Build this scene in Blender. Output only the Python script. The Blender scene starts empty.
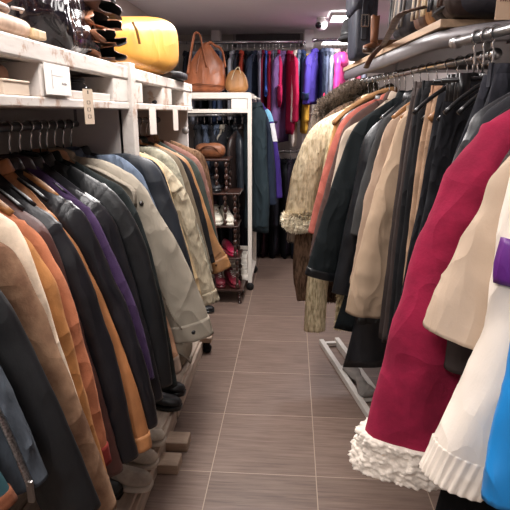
import bpy, math, random
from mathutils import Vector, noise
RND = random.Random(7)
C = bpy.context.scene.collection
sc = bpy.context.scene
PI = math.pi

# ------------------------------------------------------------------ camera
TH = math.atan(142 / 525.0)
PS = math.atan(38 * math.cos(TH) / 525.0)
HC = 1.49
FW = Vector((-math.sin(PS) * math.cos(TH), math.cos(PS) * math.cos(TH), -math.sin(TH)))
RT = Vector((math.cos(PS), math.sin(PS), 0))
UP = Vector((-math.sin(PS) * math.sin(TH), math.cos(PS) * math.sin(TH), math.cos(TH)))
cam_d = bpy.data.cameras.new('camera')
cam = bpy.data.objects.new('camera', cam_d)
C.objects.link(cam)
cam.location = (0, 0, HC)
cam.rotation_euler = (PI / 2 - TH, 0, PS)
cam_d.sensor_width = 36
cam_d.lens = 525 / 510 * 36
cam_d.clip_start = 0.02
sc.camera = cam


def ray(x, y):
    return FW + RT * ((x - 255) / 525.0) + UP * ((255 - y) / 525.0)


def at_z(x, y, z):
    r = ray(x, y)
    t = (z - HC) / r.z
    return Vector((r.x * t, r.y * t, z))


def at_y(x, y, Y):
    r = ray(x, y)
    t = Y / r.y
    return Vector((r.x * t, Y, HC + r.z * t))


def in_plane(x, y, o, rz):
    """measured photo point -> (local x, local z) in the vertical plane of a hanging garment"""
    r = ray(x, y)
    n = Vector((-math.sin(rz), math.cos(rz), 0))
    t = (o[0] * n.x + o[1] * n.y) / (r.x * n.x + r.y * n.y)
    p = r * t
    d = Vector((p.x - o[0], p.y - o[1], 0))
    return (d.x * math.cos(rz) + d.y * math.sin(rz), HC + p.z - o[2])


# ------------------------------------------------------------------ materials
def lin(h):
    h = h.lstrip('#')
    out = []
    for i in (0, 2, 4):
        c = int(h[i:i + 2], 16) / 255
        out.append(c / 12.92 if c <= .04045 else ((c + .055) / 1.055) ** 2.4)
    return tuple(out)


MATS = {}


def mat(key, col, rough=.6, var=.15, vs=6.0, bump=.1, bs=60.0, bd=.004, metal=0.0, sheen=0.0, spec=.5,
        stretch=(1, 1, 1), coat=0.0, bump2=0.0, bs2=10.0, col2=None, cov=.5, detail=4.0, trans=0.0):
    name = key
    k = (key, col, rough)
    if k in MATS:
        return MATS[k]
    m = bpy.data.materials.new(name)
    m.use_nodes = True
    nt = m.node_tree
    N, L = nt.nodes, nt.links
    b = N['Principled BSDF']
    tc = N.new('ShaderNodeTexCoord')
    mp = N.new('ShaderNodeMapping')
    mp.inputs['Scale'].default_value = stretch
    L.new(tc.outputs['Object'], mp.inputs['Vector'])
    c = lin(col)
    nz = N.new('ShaderNodeTexNoise')
    nz.inputs['Scale'].default_value = vs
    nz.inputs['Detail'].default_value = detail
    nz.inputs['Roughness'].default_value = .6
    L.new(mp.outputs[0], nz.inputs['Vector'])
    rmp = N.new('ShaderNodeValToRGB')
    a = tuple(max(0, v * (1 - var)) for v in c) + (1,)
    z = (tuple(min(1, v * (1 + var)) for v in c) if col2 is None else lin(col2)) + (1,)
    rmp.color_ramp.elements[0].color = a
    rmp.color_ramp.elements[0].position = cov - .13
    rmp.color_ramp.elements[1].color = z
    rmp.color_ramp.elements[1].position = cov + .13
    L.new(nz.outputs['Fac'], rmp.inputs['Fac'])
    L.new(rmp.outputs['Color'], b.inputs['Base Color'])
    b.inputs['Roughness'].default_value = rough
    b.inputs['Metallic'].default_value = metal
    b.inputs['Specular IOR Level'].default_value = spec
    if sheen:
        b.inputs['Sheen Weight'].default_value = sheen
        b.inputs['Sheen Roughness'].default_value = .5
        b.inputs['Sheen Tint'].default_value = tuple(min(1, v * 1.6 + .1) for v in c) + (1,)
    if coat:
        b.inputs['Coat Weight'].default_value = coat
        b.inputs['Coat Roughness'].default_value = .08
    last = None
    for s, st, d in ((bs2, bump2, .02), (bs, bump, bd)):
        if st <= 0:
            continue
        n2 = N.new('ShaderNodeTexNoise')
        n2.inputs['Scale'].default_value = s
        n2.inputs['Detail'].default_value = 3
        if d == .02:
            n2.noise_type = 'RIDGED_MULTIFRACTAL'
            n2.normalize = True
            n2.inputs['Offset'].default_value = .9
            n2.inputs['Gain'].default_value = 1.0
            n2.inputs['Roughness'].default_value = .35
            n2.inputs['Distortion'].default_value = .5
            n2.inputs['Detail'].default_value = 2
        L.new(mp.outputs[0], n2.inputs['Vector'])
        bp = N.new('ShaderNodeBump')
        bp.inputs['Strength'].default_value = st
        bp.inputs['Distance'].default_value = d
        L.new(n2.outputs['Fac'], bp.inputs['Height'])
        if last:
            L.new(last.outputs[0], bp.inputs['Normal'])
        last = bp
    if last:
        L.new(last.outputs[0], b.inputs['Normal'])
    MATS[k] = m
    return m


def leather(col, rough=.4):
    return mat('leather', col, rough, var=.3, vs=10, bump=.3, bs=140, bd=.002, bump2=.2, bs2=11, stretch=(1, 1, .5), spec=.4)


def suede(col):
    return mat('suede', col, .95, var=.22, vs=14, bump=.3, bs=260, bd=.002, sheen=.12, bump2=.26, bs2=11, spec=.2, detail=6)


def cloth(col, var=.1):
    return mat('cloth', col, .92, var=var, vs=7, bump=.25, bs=420, bd=.001, bump2=.5, bs2=13, spec=.2, stretch=(1, 1, .4))


def denim(col):
    return mat('denim', col, .92, var=.22, vs=26, bump=.3, bs=380, bd=.001, bump2=.55, bs2=14, spec=.2, stretch=(1.6, 1.6, .7))


def satin(col):
    return mat('satin', col, .45, var=.06, vs=5, bump=.1, bs=300, bd=.001, bump2=.4, bs2=12, spec=.4, stretch=(1, 1, .5))


def fur(col, col2=None):
    return mat('fur', col, .9, var=.25, cov=.45, vs=85, bump=.5, bs=200, bd=.004, spec=.15, stretch=(1, 1, .22), col2=col2, detail=6)


def metal(col='#b9b9bb', rough=.28):
    return mat('metal', col, rough, var=.06, vs=14, bump=.03, bs=90, metal=1.0)


def paint(col='#e9e2da'):
    return mat('painted wood', col, .6, var=.05, vs=7, bump=.25, bs=30, bd=.004, stretch=(3, .5, 3), col2='#f1ebe5', detail=6)


def plastic(col, rough=.3):
    return mat('plastic', col, rough, var=.05, vs=5, bump=.02, bs=40)


def scuffed():
    k = ('scuffed', '', 0)
    if k in MATS:
        return MATS[k]
    m = mat('scuffed white wood', '#c3bab2', .62, var=.05, vs=4, bump=.35, bs=26, bd=.004, stretch=(2, .6, 2), col2='#cfc7c0')
    nt = m.node_tree
    N, L = nt.nodes, nt.links
    b = N['Principled BSDF']
    src = b.inputs['Base Color'].links[0].from_socket
    nz = N.new('ShaderNodeTexNoise')
    nz.inputs['Scale'].default_value = 7
    nz.inputs['Detail'].default_value = 8
    nz.inputs['Roughness'].default_value = .7
    tc = N.new('ShaderNodeTexCoord')
    L.new(tc.outputs['Object'], nz.inputs['Vector'])
    r = N.new('ShaderNodeValToRGB')
    r.color_ramp.elements[0].position = .545
    r.color_ramp.elements[1].position = .60
    L.new(nz.outputs['Fac'], r.inputs['Fac'])
    mx = N.new('ShaderNodeMix')
    mx.data_type = 'RGBA'
    L.new(r.outputs['Color'], mx.inputs[0])
    L.new(src, mx.inputs[6])
    mx.inputs[7].default_value = lin('#a98e7c') + (1,)
    L.new(mx.outputs[2], b.inputs['Base Color'])
    MATS[k] = m
    return m


def emis(col, s):
    k = ('emis', col, s)
    if k in MATS:
        return MATS[k]
    m = bpy.data.materials.new('lamp diffuser')
    m.use_nodes = True
    b = m.node_tree.nodes['Principled BSDF']
    b.inputs['Base Color'].default_value = (.8, .8, .8, 1)
    b.inputs['Emission Color'].default_value = lin(col) + (1,)
    b.inputs['Emission Strength'].default_value = s
    MATS[k] = m
    return m


def tiles():
    m = bpy.data.materials.new('floor tiles')
    m.use_nodes = True
    nt = m.node_tree
    N, L = nt.nodes, nt.links
    b = N['Principled BSDF']
    tc = N.new('ShaderNodeTexCoord')
    sp = N.new('ShaderNodeSeparateXYZ')
    L.new(tc.outputs['Object'], sp.inputs[0])

    def mth(op, a, c=None):
        n = N.new('ShaderNodeMath')
        n.operation = op
        for i, v in enumerate((a, c)):
            if v is None:
                continue
            if isinstance(v, (int, float)):
                n.inputs[i].default_value = v
            else:
                L.new(v, n.inputs[i])
        return n.outputs[0]
    W, HH = .4495, .4535
    gx = mth('DIVIDE', mth('ADD', sp.outputs['X'], .324 + 20 * W), W)
    gy = mth('DIVIDE', mth('ADD', sp.outputs['Y'], -1.92 + 20 * HH), HH)
    fx, fy = mth('FRACT', gx), mth('FRACT', gy)
    dx = mth('MINIMUM', fx, mth('SUBTRACT', 1.0, fx))
    dy = mth('MINIMUM', fy, mth('SUBTRACT', 1.0, fy))
    d = mth('MULTIPLY', mth('MINIMUM', dx, dy), W)
    g = mth('LESS_THAN', d, .0021)
    cell = N.new('ShaderNodeCombineXYZ')
    L.new(mth('FLOOR', gx), cell.inputs[0])
    L.new(mth('FLOOR', gy), cell.inputs[1])
    wn = N.new('ShaderNodeTexWhiteNoise')
    L.new(cell.outputs[0], wn.inputs['Vector'])
    mp = N.new('ShaderNodeMapping')
    mp.inputs['Scale'].default_value = (1.6, 30, 1)
    add = N.new('ShaderNodeVectorMath')
    L.new(tc.outputs['Object'], add.inputs[0])
    L.new(wn.outputs['Color'], add.inputs[1])
    L.new(add.outputs[0], mp.inputs['Vector'])
    nz = N.new('ShaderNodeTexNoise')
    nz.inputs['Scale'].default_value = 3.0
    nz.inputs['Detail'].default_value = 6
    nz.inputs['Roughness'].default_value = .65
    L.new(mp.outputs[0], nz.inputs['Vector'])
    r = N.new('ShaderNodeValToRGB')
    r.color_ramp.elements[0].color = lin('#604e45') + (1,)
    r.color_ramp.elements[0].position = .3
    r.color_ramp.elements[1].color = lin('#836f64') + (1,)
    r.color_ramp.elements[1].position = .7
    L.new(nz.outputs['Fac'], r.inputs['Fac'])
    hv = N.new('ShaderNodeHueSaturation')
    L.new(r.outputs[0], hv.inputs['Color'])
    L.new(mth('ADD', mth('MULTIPLY', wn.outputs['Value'], .16), .92), hv.inputs['Value'])
    mx = N.new('ShaderNodeMix')
    mx.data_type = 'RGBA'
    L.new(g, mx.inputs[0])
    L.new(hv.outputs[0], mx.inputs[6])
    mx.inputs[7].default_value = lin('#a3907f') + (1,)
    L.new(mx.outputs[2], b.inputs['Base Color'])
    b.inputs['Roughness'].default_value = .42
    b.inputs['Specular IOR Level'].default_value = .4
    bp = N.new('ShaderNodeBump')
    bp.inputs['Strength'].default_value = .25
    bp.inputs['Distance'].default_value = .003
    L.new(mth('SUBTRACT', nz.outputs['Fac'], g), bp.inputs['Height'])
    L.new(bp.outputs[0], b.inputs['Normal'])
    return m


# ------------------------------------------------------------------ mesh building
class MB:
    def __init__(s):
        s.v, s.f, s.mi = [], [], []
        s.cur = 0

    def add(s, vs, fs):
        b = len(s.v)
        s.v += [tuple(p) for p in vs]
        s.f += [tuple(b + i for i in f) for f in fs]
        s.mi += [s.cur] * len(fs)
        return b

    def box(s, x0, x1, y0, y1, z0, z1, rz=0, piv=None):
        vs = [Vector((x, y, z)) for z in (z0, z1) for y in (y0, y1) for x in (x0, x1)]
        if rz:
            p = Vector(piv) if piv else Vector(((x0 + x1) / 2, (y0 + y1) / 2, 0))
            c, n = math.cos(rz), math.sin(rz)
            vs = [Vector((p.x + (q.x - p.x) * c - (q.y - p.y) * n, p.y + (q.x - p.x) * n + (q.y - p.y) * c, q.z)) for q in vs]
        s.add(vs, [(0, 2, 3, 1), (4, 5, 7, 6), (0, 1, 5, 4), (2, 6, 7, 3), (0, 4, 6, 2), (1, 3, 7, 5)])
        return s

    def loft(s, rings, cap0=True, cap1=True):
        n = len(rings[0])
        vs = [p for r in rings for p in r]
        fs = []
        for i in range(len(rings) - 1):
            for j in range(n):
                k = (j + 1) % n
                fs.append((i * n + j, i * n + k, (i + 1) * n + k, (i + 1) * n + j))
        if cap0:
            fs.append(tuple(reversed(range(n))))
        if cap1:
            b = (len(rings) - 1) * n
            fs.append(tuple(range(b, b + n)))
        s.add(vs, fs)
        return s

    def tube(s, path, r, seg=8, flat=1.0, cap=True):
        path = [Vector(p) for p in path]
        rr = r if isinstance(r, (list, tuple)) else [r] * len(path)
        t0 = (path[1] - path[0]).normalized()
        u = t0.orthogonal().normalized()
        if abs(t0.z) < .95:
            u = Vector((0, 0, 1)).cross(t0).normalized()
        rings = []
        for i, p in enumerate(path):
            a = path[max(0, i - 1)]
            b = path[min(len(path) - 1, i + 1)]
            t = (b - a).normalized()
            u = (u - t * u.dot(t)).normalized()
            w = t.cross(u)
            rings.append([p + u * rr[i] * math.cos(2 * PI * k / seg) + w * rr[i] * flat * math.sin(2 * PI * k / seg) for k in range(seg)])
        return s.loft(rings, cap, cap)

    def lathe(s, prof, c=(0, 0, 0), seg=14, sx=1, sy=1):
        rings = [[Vector((c[0] + r * sx * math.cos(2 * PI * k / seg), c[1] + r * sy * math.sin(2 * PI * k / seg), c[2] + z)) for k in range(seg)] for r, z in prof]
        return s.loft(rings)

    def soft(s, c, h, e=.5, nu=28, nv=18, rz=0, amp=0.0, ns=8, seed=0, fn=None, e2=None):
        """rounded soft box"""
        def pw(t, k):
            return math.copysign(abs(t) ** k, t)
        e2 = e if e2 is None else e2
        rings = []
        for i in range(nv + 1):
            a = -PI / 2 + PI * i / nv
            ring = []
            for j in range(nu):
                b = 2 * PI * j / nu
                ca = max(1e-4, pw(math.cos(a), e2))
                p = Vector((h[0] * ca * pw(math.cos(b), e), h[1] * ca * pw(math.sin(b), e), h[2] * pw(math.sin(a), e2)))
                if amp:
                    p *= 1 + amp * noise.noise(p * ns + Vector((seed, seed * 2, 0)))
                if fn:
                    p = fn(p)
                q = Vector((p.x * math.cos(rz) - p.y * math.sin(rz), p.x * math.sin(rz) + p.y * math.cos(rz), p.z))
                ring.append(q + Vector(c))
            rings.append(ring)
        return s.loft(rings)

    def build(s, name, m, parent=None, smooth=True, bevel=0.0, loc=None):
        me = bpy.data.meshes.new(name)
        me.from_pydata(s.v, [], s.f)
        ms = m if isinstance(m, (list, tuple)) else [m]
        for x in ms:
            me.materials.append(x)
        if len(ms) > 1:
            me.polygons.foreach_set('material_index', s.mi)
        me.polygons.foreach_set('use_smooth', [smooth] * len(me.polygons))
        me.update()
        o = bpy.data.objects.new(name, me)
        C.objects.link(o)
        if parent:
            o.parent = parent
        if loc:
            o.location = loc
        if bevel:
            b = o.modifiers.new('bevel', 'BEVEL')
            b.width = bevel
            b.segments = 2
            b.limit_method = 'ANGLE'
        return o


def tag(o, label, cat, group=None):
    o['label'] = label
    o['category'] = cat
    if group:
        o['group'] = group
    return o


def thing(name, label, cat, loc=(0, 0, 0), rz=0, group=None):
    o = bpy.data.objects.new(name, None)
    C.objects.link(o)
    o.location = loc
    o.rotation_euler = (0, 0, rz)
    o.empty_display_size = .05
    return tag(o, label, cat, group)


def struct(name, mb, m, parent=None, **k):
    o = mb.build(name, m, parent, smooth=False, **k)
    if not parent:
        o['kind'] = 'structure'
    return o


def copy_tree(o):
    r = o.copy()
    C.objects.link(r)
    for ch in list(o.children):
        c = ch.copy()
        C.objects.link(c)
        c.parent = r
        for g in list(ch.children):
            d = g.copy()
            C.objects.link(d)
            d.parent = c
    return r


def spline(pts, n):
    P = [Vector((p[0], 0, p[1])) if len(p) == 2 else Vector(p) for p in pts]
    P = [P[0] * 2 - P[1]] + P + [P[-1] * 2 - P[-2]]
    out = []
    for i in range(1, len(P) - 2):
        for k in range(12):
            t = k / 12
            a, b, c, d = P[i - 1], P[i], P[i + 1], P[i + 2]
            out.append(.5 * ((2 * b) + (c - a) * t + (2 * a - 5 * b + 4 * c - d) * t * t + (3 * b - a - 3 * c + d) * t ** 3))
    out.append(P[-2])
    L = [0]
    for i in range(1, len(out)):
        L.append(L[-1] + (out[i] - out[i - 1]).length)
    res = []
    j = 0
    for k in range(n):
        s = L[-1] * k / (n - 1)
        while j < len(L) - 2 and L[j + 1] < s:
            j += 1
        f = (s - L[j]) / max(1e-9, L[j + 1] - L[j])
        res.append(out[j].lerp(out[j + 1], min(1, f)))
    return res


# ------------------------------------------------------------------ garments
def limb(mb, outer, rx, ry, seed, n=34, seg=18, amp=.005, seam=None, y0=0.0, mirror=1, capin=True, endflare=0.0, fold=.5):
    """a sleeve or a trouser leg: tube whose outer edge follows the given line"""
    P = spline(outer, n)
    rings = []
    for i, p in enumerate(P):
        a, b = P[max(0, i - 1)], P[min(n - 1, i + 1)]
        t = (b - a).normalized()
        nn = Vector((t.z, 0, -t.x))
        s = i / (n - 1)
        rX = rx[0] + (rx[1] - rx[0]) * s
        rY = ry[0] + (ry[1] - ry[0]) * s
        g = min(1, .3 + s * 7)
        rX *= .55 + .45 * g
        rY *= g
        if endflare:
            rX *= 1 + endflare * max(0, (s - .9) / .1)
        c = p + nn * rX
        w = amp * (fold * math.sin(s * 30 + seed * 1.7) * math.exp(-((s - .5) / .22) ** 2))
        sm = 0.0
        if seam is not None and abs(s - seam) < .6 / (n - 1):
            sm = .004
        ring = []
        for k in range(seg):
            f = 2 * PI * k / seg
            q = c - nn * rX * math.cos(f) + Vector((0, 1, 0)) * rY * math.sin(f)
            d = (q - c).normalized()
            pz = Vector((q.x * 9, q.y * 14, q.z * 6)) + Vector((seed * 3.1, seed, 0))
            m = noise.noise(pz)
            m2 = 1 - 2.2 * abs(noise.noise(Vector((q.x * 15, q.y * 15 + math.cos(f) * .8, q.z * 11 + q.x * 9)) + Vector((seed, 5, seed))))
            m3 = 1 - 2.2 * abs(noise.noise(Vector((q.x * 34, q.y * 34, q.z * 22)) + Vector((seed * 2, 9, seed))))
            lb2 = .045 * math.cos(3 * f + seed * 1.3 + s * 2.5) + .035 * math.cos(5 * f + seed * 2.1 - s * 3)
            lobe = .13 * noise.noise(Vector((math.cos(f) * 1.4, math.sin(f) * 1.4, s * 2.2 + seed)))
            q = q + d * ((m * amp * 1.1 + m2 * abs(m2) * amp * .95 + m3 * abs(m3) * amp * .45 + lobe * rX * .4 + lb2 * rX) * min(1, s * 4) * (.35 + .65 * math.sin(f) ** 2) + w * math.cos(f * 2 + seed) + sm)
            ring.append(Vector((q.x * mirror, q.y + y0, q.z)))
        rings.append(ring)
    if capin:
        e = rings[-1]
        c = sum(e, Vector()) / len(e)
        t = (P[-1] - P[-3]).normalized()
        t = Vector((t.x * mirror, 0, t.z))
        rings.append([c + (q - c) * .86 for q in e])
        rings.append([c + (q - c) * .8 - t * .04 for q in e])
    if mirror < 0:
        rings = [list(reversed(r)) for r in rings]
    mb.loft(rings)
    return rings


def torso(mb, xs, zs, wb, hem, t, seed, nw=.065, rows=26, cols=44, amp=.006, folds=.008):
    rings = []
    for i in range(rows + 1):
        v = i / rows
        ring = []
        for j in range(cols):
            a = 2 * PI * j / cols
            w = xs * (.97 - .06 * math.sin(min(1, v * 2) * PI)) + (wb - xs) * v * v
            x = w * math.copysign(abs(math.cos(a)) ** .85, math.cos(a))
            ax = abs(x)
            top = 0 if ax < nw else (ax - nw) / max(.01, xs - nw) * zs
            top = top - .012 * (1 if ax < nw else 0)
            th = t * min(1, .16 + 2.2 * v ** .6 if v > 0 else .16)
            if ax < nw and v < .12:
                th = max(th, .03)
            hz = hem + .012 * noise.noise(Vector((x * 7, seed, 1)))
            z = top + (hz - top) * v
            y = th * math.copysign(abs(math.sin(a)) ** .8, math.sin(a))
            y += folds * v * math.sin(x * 38 + seed * 2) * (1 if math.sin(a) > 0 else .7)
            p = Vector((x, y, z))
            y += amp * noise.noise(Vector((x * 12 + seed, y * 10, z * 6))) * min(1, v * 5)
            ring.append(Vector((x, y, z)))
        rings.append(ring)
    e = rings[-1]
    c = sum(e, Vector()) / len(e)
    rings.append([c + (q - c) * .93 + Vector((0, 0, .004)) for q in e])
    rings.append([c + (q - c) * .9 + Vector((0, 0, .06)) for q in e])
    mb.loft([list(reversed(r)) for r in rings])


def collar_mesh(seed, h=.018, nw=.06, t=.028, flare=1.26, drop=.014):
    mb = MB()
    prof = [(.96, -.03), (.95, 0), (.9, h * .7), (.93, h), (1.0, h * 1.02), (1.08, h * .8), (flare, -drop), (flare * .97, -drop - .004), (1.03, h * .55), (.98, 0)]
    rings = []
    for r, z in prof:
        ring = []
        for k in range(26):
            a = 2 * PI * k / 26
            q = 1 + .06 * noise.noise(Vector((math.cos(a) * 2, math.sin(a) * 2, seed)))
            ring.append(Vector((nw * r * q * math.cos(a), (t + .02 * (r - 1)) * r * q * math.sin(a), z + .006 * math.sin(2 * a + seed))))
        rings.append(ring)
    mb.loft(rings, False, False)
    return mb


HANG_MESH = {}
HK = .101      # from a garment's neck up to the middle of its hanger hook


def hanger(kind, desc, loc, rz, group):
    lbl = {'wire': 'thin wire coat hanger', 'black': 'black plastic coat hanger', 'wood': 'wooden coat hanger with metal hook',
           'clip': 'black trouser hanger with two clips', 'white': 'white coat hanger with metal hook'}[kind]
    h = thing('trouser_hanger' if kind == 'clip' else 'coat_hanger', lbl + ' ' + desc, 'hanger', loc, rz, group)
    bm = {'wire': metal(), 'black': plastic('#121214'), 'wood': mat('hanger wood', '#8f6238', .45, var=.15, vs=12, stretch=(1, 8, 8), bump=.05),
          'clip': plastic('#141416'), 'white': plastic('#dedcda')}[kind]
    if kind not in HANG_MESH:
        parts = []
        hk = MB()
        pts = [(0, 0, .0), (0, 0, .04), (.001, 0, .062), (.006, 0, .076)]
        for k in range(13):
            a = -PI * .42 + (PI * 1.32) * k / 12
            pts.append((.0165 * math.cos(a) - .002, 0, HK + .0165 * math.sin(a)))
        hk.tube(pts, .0026 if kind != 'black' else .003, 8)
        parts.append(('hook', hk, metal('#c4c4c6', .2)))
        br = MB()
        if kind == 'clip':
            br.tube([(-.13, 0, -.012), (0, 0, -.004), (.13, 0, -.012)], .006, 8)
            br.tube([(0, 0, -.008), (0, 0, .012)], .007, 8)
            parts.append(('bar', br, bm))
            for s in (-1, 1):
                cb = MB()
                cb.box(s * .075 - .014, s * .075 + .014, -.012, -.004, -.06, .006)
                cb.box(s * .075 - .014, s * .075 + .014, .004, .012, -.06, .006)
                cb.box(s * .075 - .008, s * .075 + .008, -.006, .006, -.03, -.018)
                parts.append(('clip', cb, bm))
        else:
            r = {'wire': .0022, 'black': .006, 'wood': .009, 'white': .007}[kind]
            pts = [(-.16, 0, -.09), (-.12, 0, -.055), (-.07, 0, -.022), (-.02, 0, .006), (0, 0, .01), (.02, 0, .006), (.07, 0, -.022), (.12, 0, -.055), (.16, 0, -.09)]
            pts = [tuple(q) for q in spline(pts, 21)]
            br.tube(pts, r, 8, flat=1.25 if kind == 'wood' else 1)
            parts.append(('shoulder_bar', br, bm))
            if kind in ('wire', 'white'):
                lo = MB()
                lo.tube([(-.155, 0, -.088), (.155, 0, -.088)], r * .7, 6)
                parts.append(('lower_bar', lo, bm))
        HANG_MESH[kind] = [(n, m.build(n, mm, h)) for n, m, mm in parts]
    else:
        for n, src in HANG_MESH[kind]:
            o = src.copy()
            C.objects.link(o)
            o.parent = h
    return h


GI = [0]
HD = .082      # hook top to garment neck


def spikes(mb_src, ln, seed, down=.6, upto=None):
    """pull hair tips out of the faces of a pile fabric; tips share the skin's vertices"""
    r = random.Random(seed)
    v = [Vector(p) for p in mb_src.v]
    nf = []
    for f in list(mb_src.f)[:upto]:
        if len(f) != 4:
            continue
        a, b, c, d = (v[i] for i in f)
        n = (b - a).cross(d - a)
        if n.length < 1e-9:
            continue
        n.normalize()
        for (i, j) in ((0, 1), (0, 2), (3, 1), (1, 2)):
            k = len(mb_src.v)
            base = v[f[i]].lerp(v[f[j]], r.random())
            tip = base + n * ln * r.uniform(.35, 1.1) + Vector((r.uniform(-.3, .3), r.uniform(-.3, .3), -down * r.uniform(.5, 1.3))) * ln
            mb_src.v.append(tuple(tip))
            nf.append((f[i], f[j], k))
    mb_src.f += nf
    mb_src.mi += [mb_src.cur] * len(nf)


def garment(name, label, cat, group, o, rz, edge, m, r=(.062, .055), ry=(.031, .031), hem=-.70, wb=.24, mc=None, collar=True,
            cuff=None, mcuff=None, hang='black', hdesc='', hgroup='', q=1.0, amp=.0034, seam=None, px=True, t=.026, cuff_len=.05,
            pile=0.0, flare=0.0, twist=0.0, body_m=None, fcol=None, hood=False, lblp=None):
    GI[0] += 1
    sd = GI[0] * 1.37
    g = thing(name, label, cat, o, rz + twist, group)
    E = [in_plane(x, y, o, rz) for x, y in edge] if px else edge
    xs = min(.25, max(.15, E[0][0]))
    zs = min(-.03, max(-.16, E[0][1]))
    mc = mc or m
    body = MB()
    torso(body, xs, zs, wb, hem, t, sd, rows=int(26 * q) if not pile else 70, cols=int(44 * q) if not pile else 120, amp=amp * 1.4)
    if pile:
        spikes(body, pile * .8, int(sd * 10), upto=70 * 120)
    body.build('body', body_m or m, g)
    k0 = (E[0][0] - .085, E[0][1] + .03 + max(0, .02))
    if k0[1] > .0:
        k0 = (k0[0], -.005)
    n, seg = (int(72 * q), int(28 * q)) if not pile else (110, 64)
    n, seg = max(12, n), max(10, seg)
    near = [k0] + E
    s = MB()
    rings = limb(s, near, r, ry, sd, n, seg, amp, seam, endflare=flare)
    if pile:
        spikes(s, pile * .8, int(sd * 10) + 1, upto=109 * 64)
    sl = s.build('sleeve', m, g)
    far = [(min(k0[0], xs - .05), k0[1])] + [(xs + (p[0] - E[0][0]) * .3, p[1] + (E[0][1] - E[0][1])) for p in E]
    if far[-1][1] < -.68:
        sc_ = .68 / -far[-1][1]
        far = far[:2] + [(p[0], max(p[1] * sc_, -.68)) for p in far[2:]]
    s2 = MB()
    limb(s2, far, r, ry, sd + 9, max(12, n // 2), max(10, seg // 2), amp, None, mirror=-1)
    s2.build('sleeve', m, g)
    if collar:
        collar_mesh(sd).build('collar', mc, g)
    if hood:
        h = MB()
        h.soft((-.02, 0, -.05), (.1, .05, .1), .8, 20, 14, amp=.2, seed=sd)
        h.build('hood', m, g)
    if cuff:
        # last stretch of the sleeve, a little wider
        P = [sum(rg, Vector()) / len(rg) for rg in rings[:n]]
        L = 0
        i = n - 1
        while i > 1 and L < cuff_len:
            L += (P[i] - P[i - 1]).length
            i -= 1
        cb = MB()
        k = {'band': 1.015, 'rib': .99, 'sherpa': 1.06}[cuff]
        rr = []
        src = rings[i:n]
        if cuff in ('sherpa', 'rib'):
            fine = []
            for a in range(len(src) - 1):
                for u in range(5):
                    fine.append([src[a][x].lerp(src[a + 1][x], u / 5) for x in range(len(src[0]))])
            fine.append(src[-1])
            src = [[rg[x // 5].lerp(rg[(x // 5 + 1) % len(rg)], (x % 5) / 5) for x in range(len(rg) * 5)] for rg in fine]
        for a, rg in enumerate(src):
            c = sum(rg, Vector()) / len(rg)
            ring = []
            for x, p in enumerate(rg):
                d = (p - c).normalized()
                e = 0
                if cuff == 'rib':
                    e = .0017 * math.sin(x * 2 * PI / 4 + a * .05) - (.004 if a < 6 else 0)
                if cuff == 'sherpa':
                    e = .012 * (1 - min(1, 1.25 * noise.voronoi(p * 135)[0][0])) + .005 * noise.noise(p * 45)
                ring.append(c + (p - c) * k + d * (e + .002))
            rr.append(ring)
        if cuff == 'sherpa':
            for side in (0, -1):
                c = sum(rr[side], Vector()) / len(rr[side])
                mid = [c + (p - c) * .8 for p in rr[side]]
                if side == 0:
                    rr.insert(0, mid)
                else:
                    rr.append(mid)
        else:
            c = sum(rr[-1], Vector()) / len(rr[-1])
            t_ = (P[n - 1] - P[n - 3]).normalized()
            rr.append([c + (p - c) * .9 + t_ * .002 for p in rr[-1]])
            rr.append([c + (p - c) * .84 - t_ * .03 for p in rr[-2]])
            c = sum(rr[0], Vector()) / len(rr[0])
            rr.insert(0, [c + (p - c) * .93 for p in rr[0]])
        cb.loft(rr)
        co = cb.build('cuff', mcuff or m, g)
        if mcuff and lblp:
            co['label'] = lblp
    if hang:
        hanger(hang, hdesc, (o[0], o[1], o[2] + .0), rz, hgroup)
    g['_E'] = 0
    del g['_E']
    return g, E, rings


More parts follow.
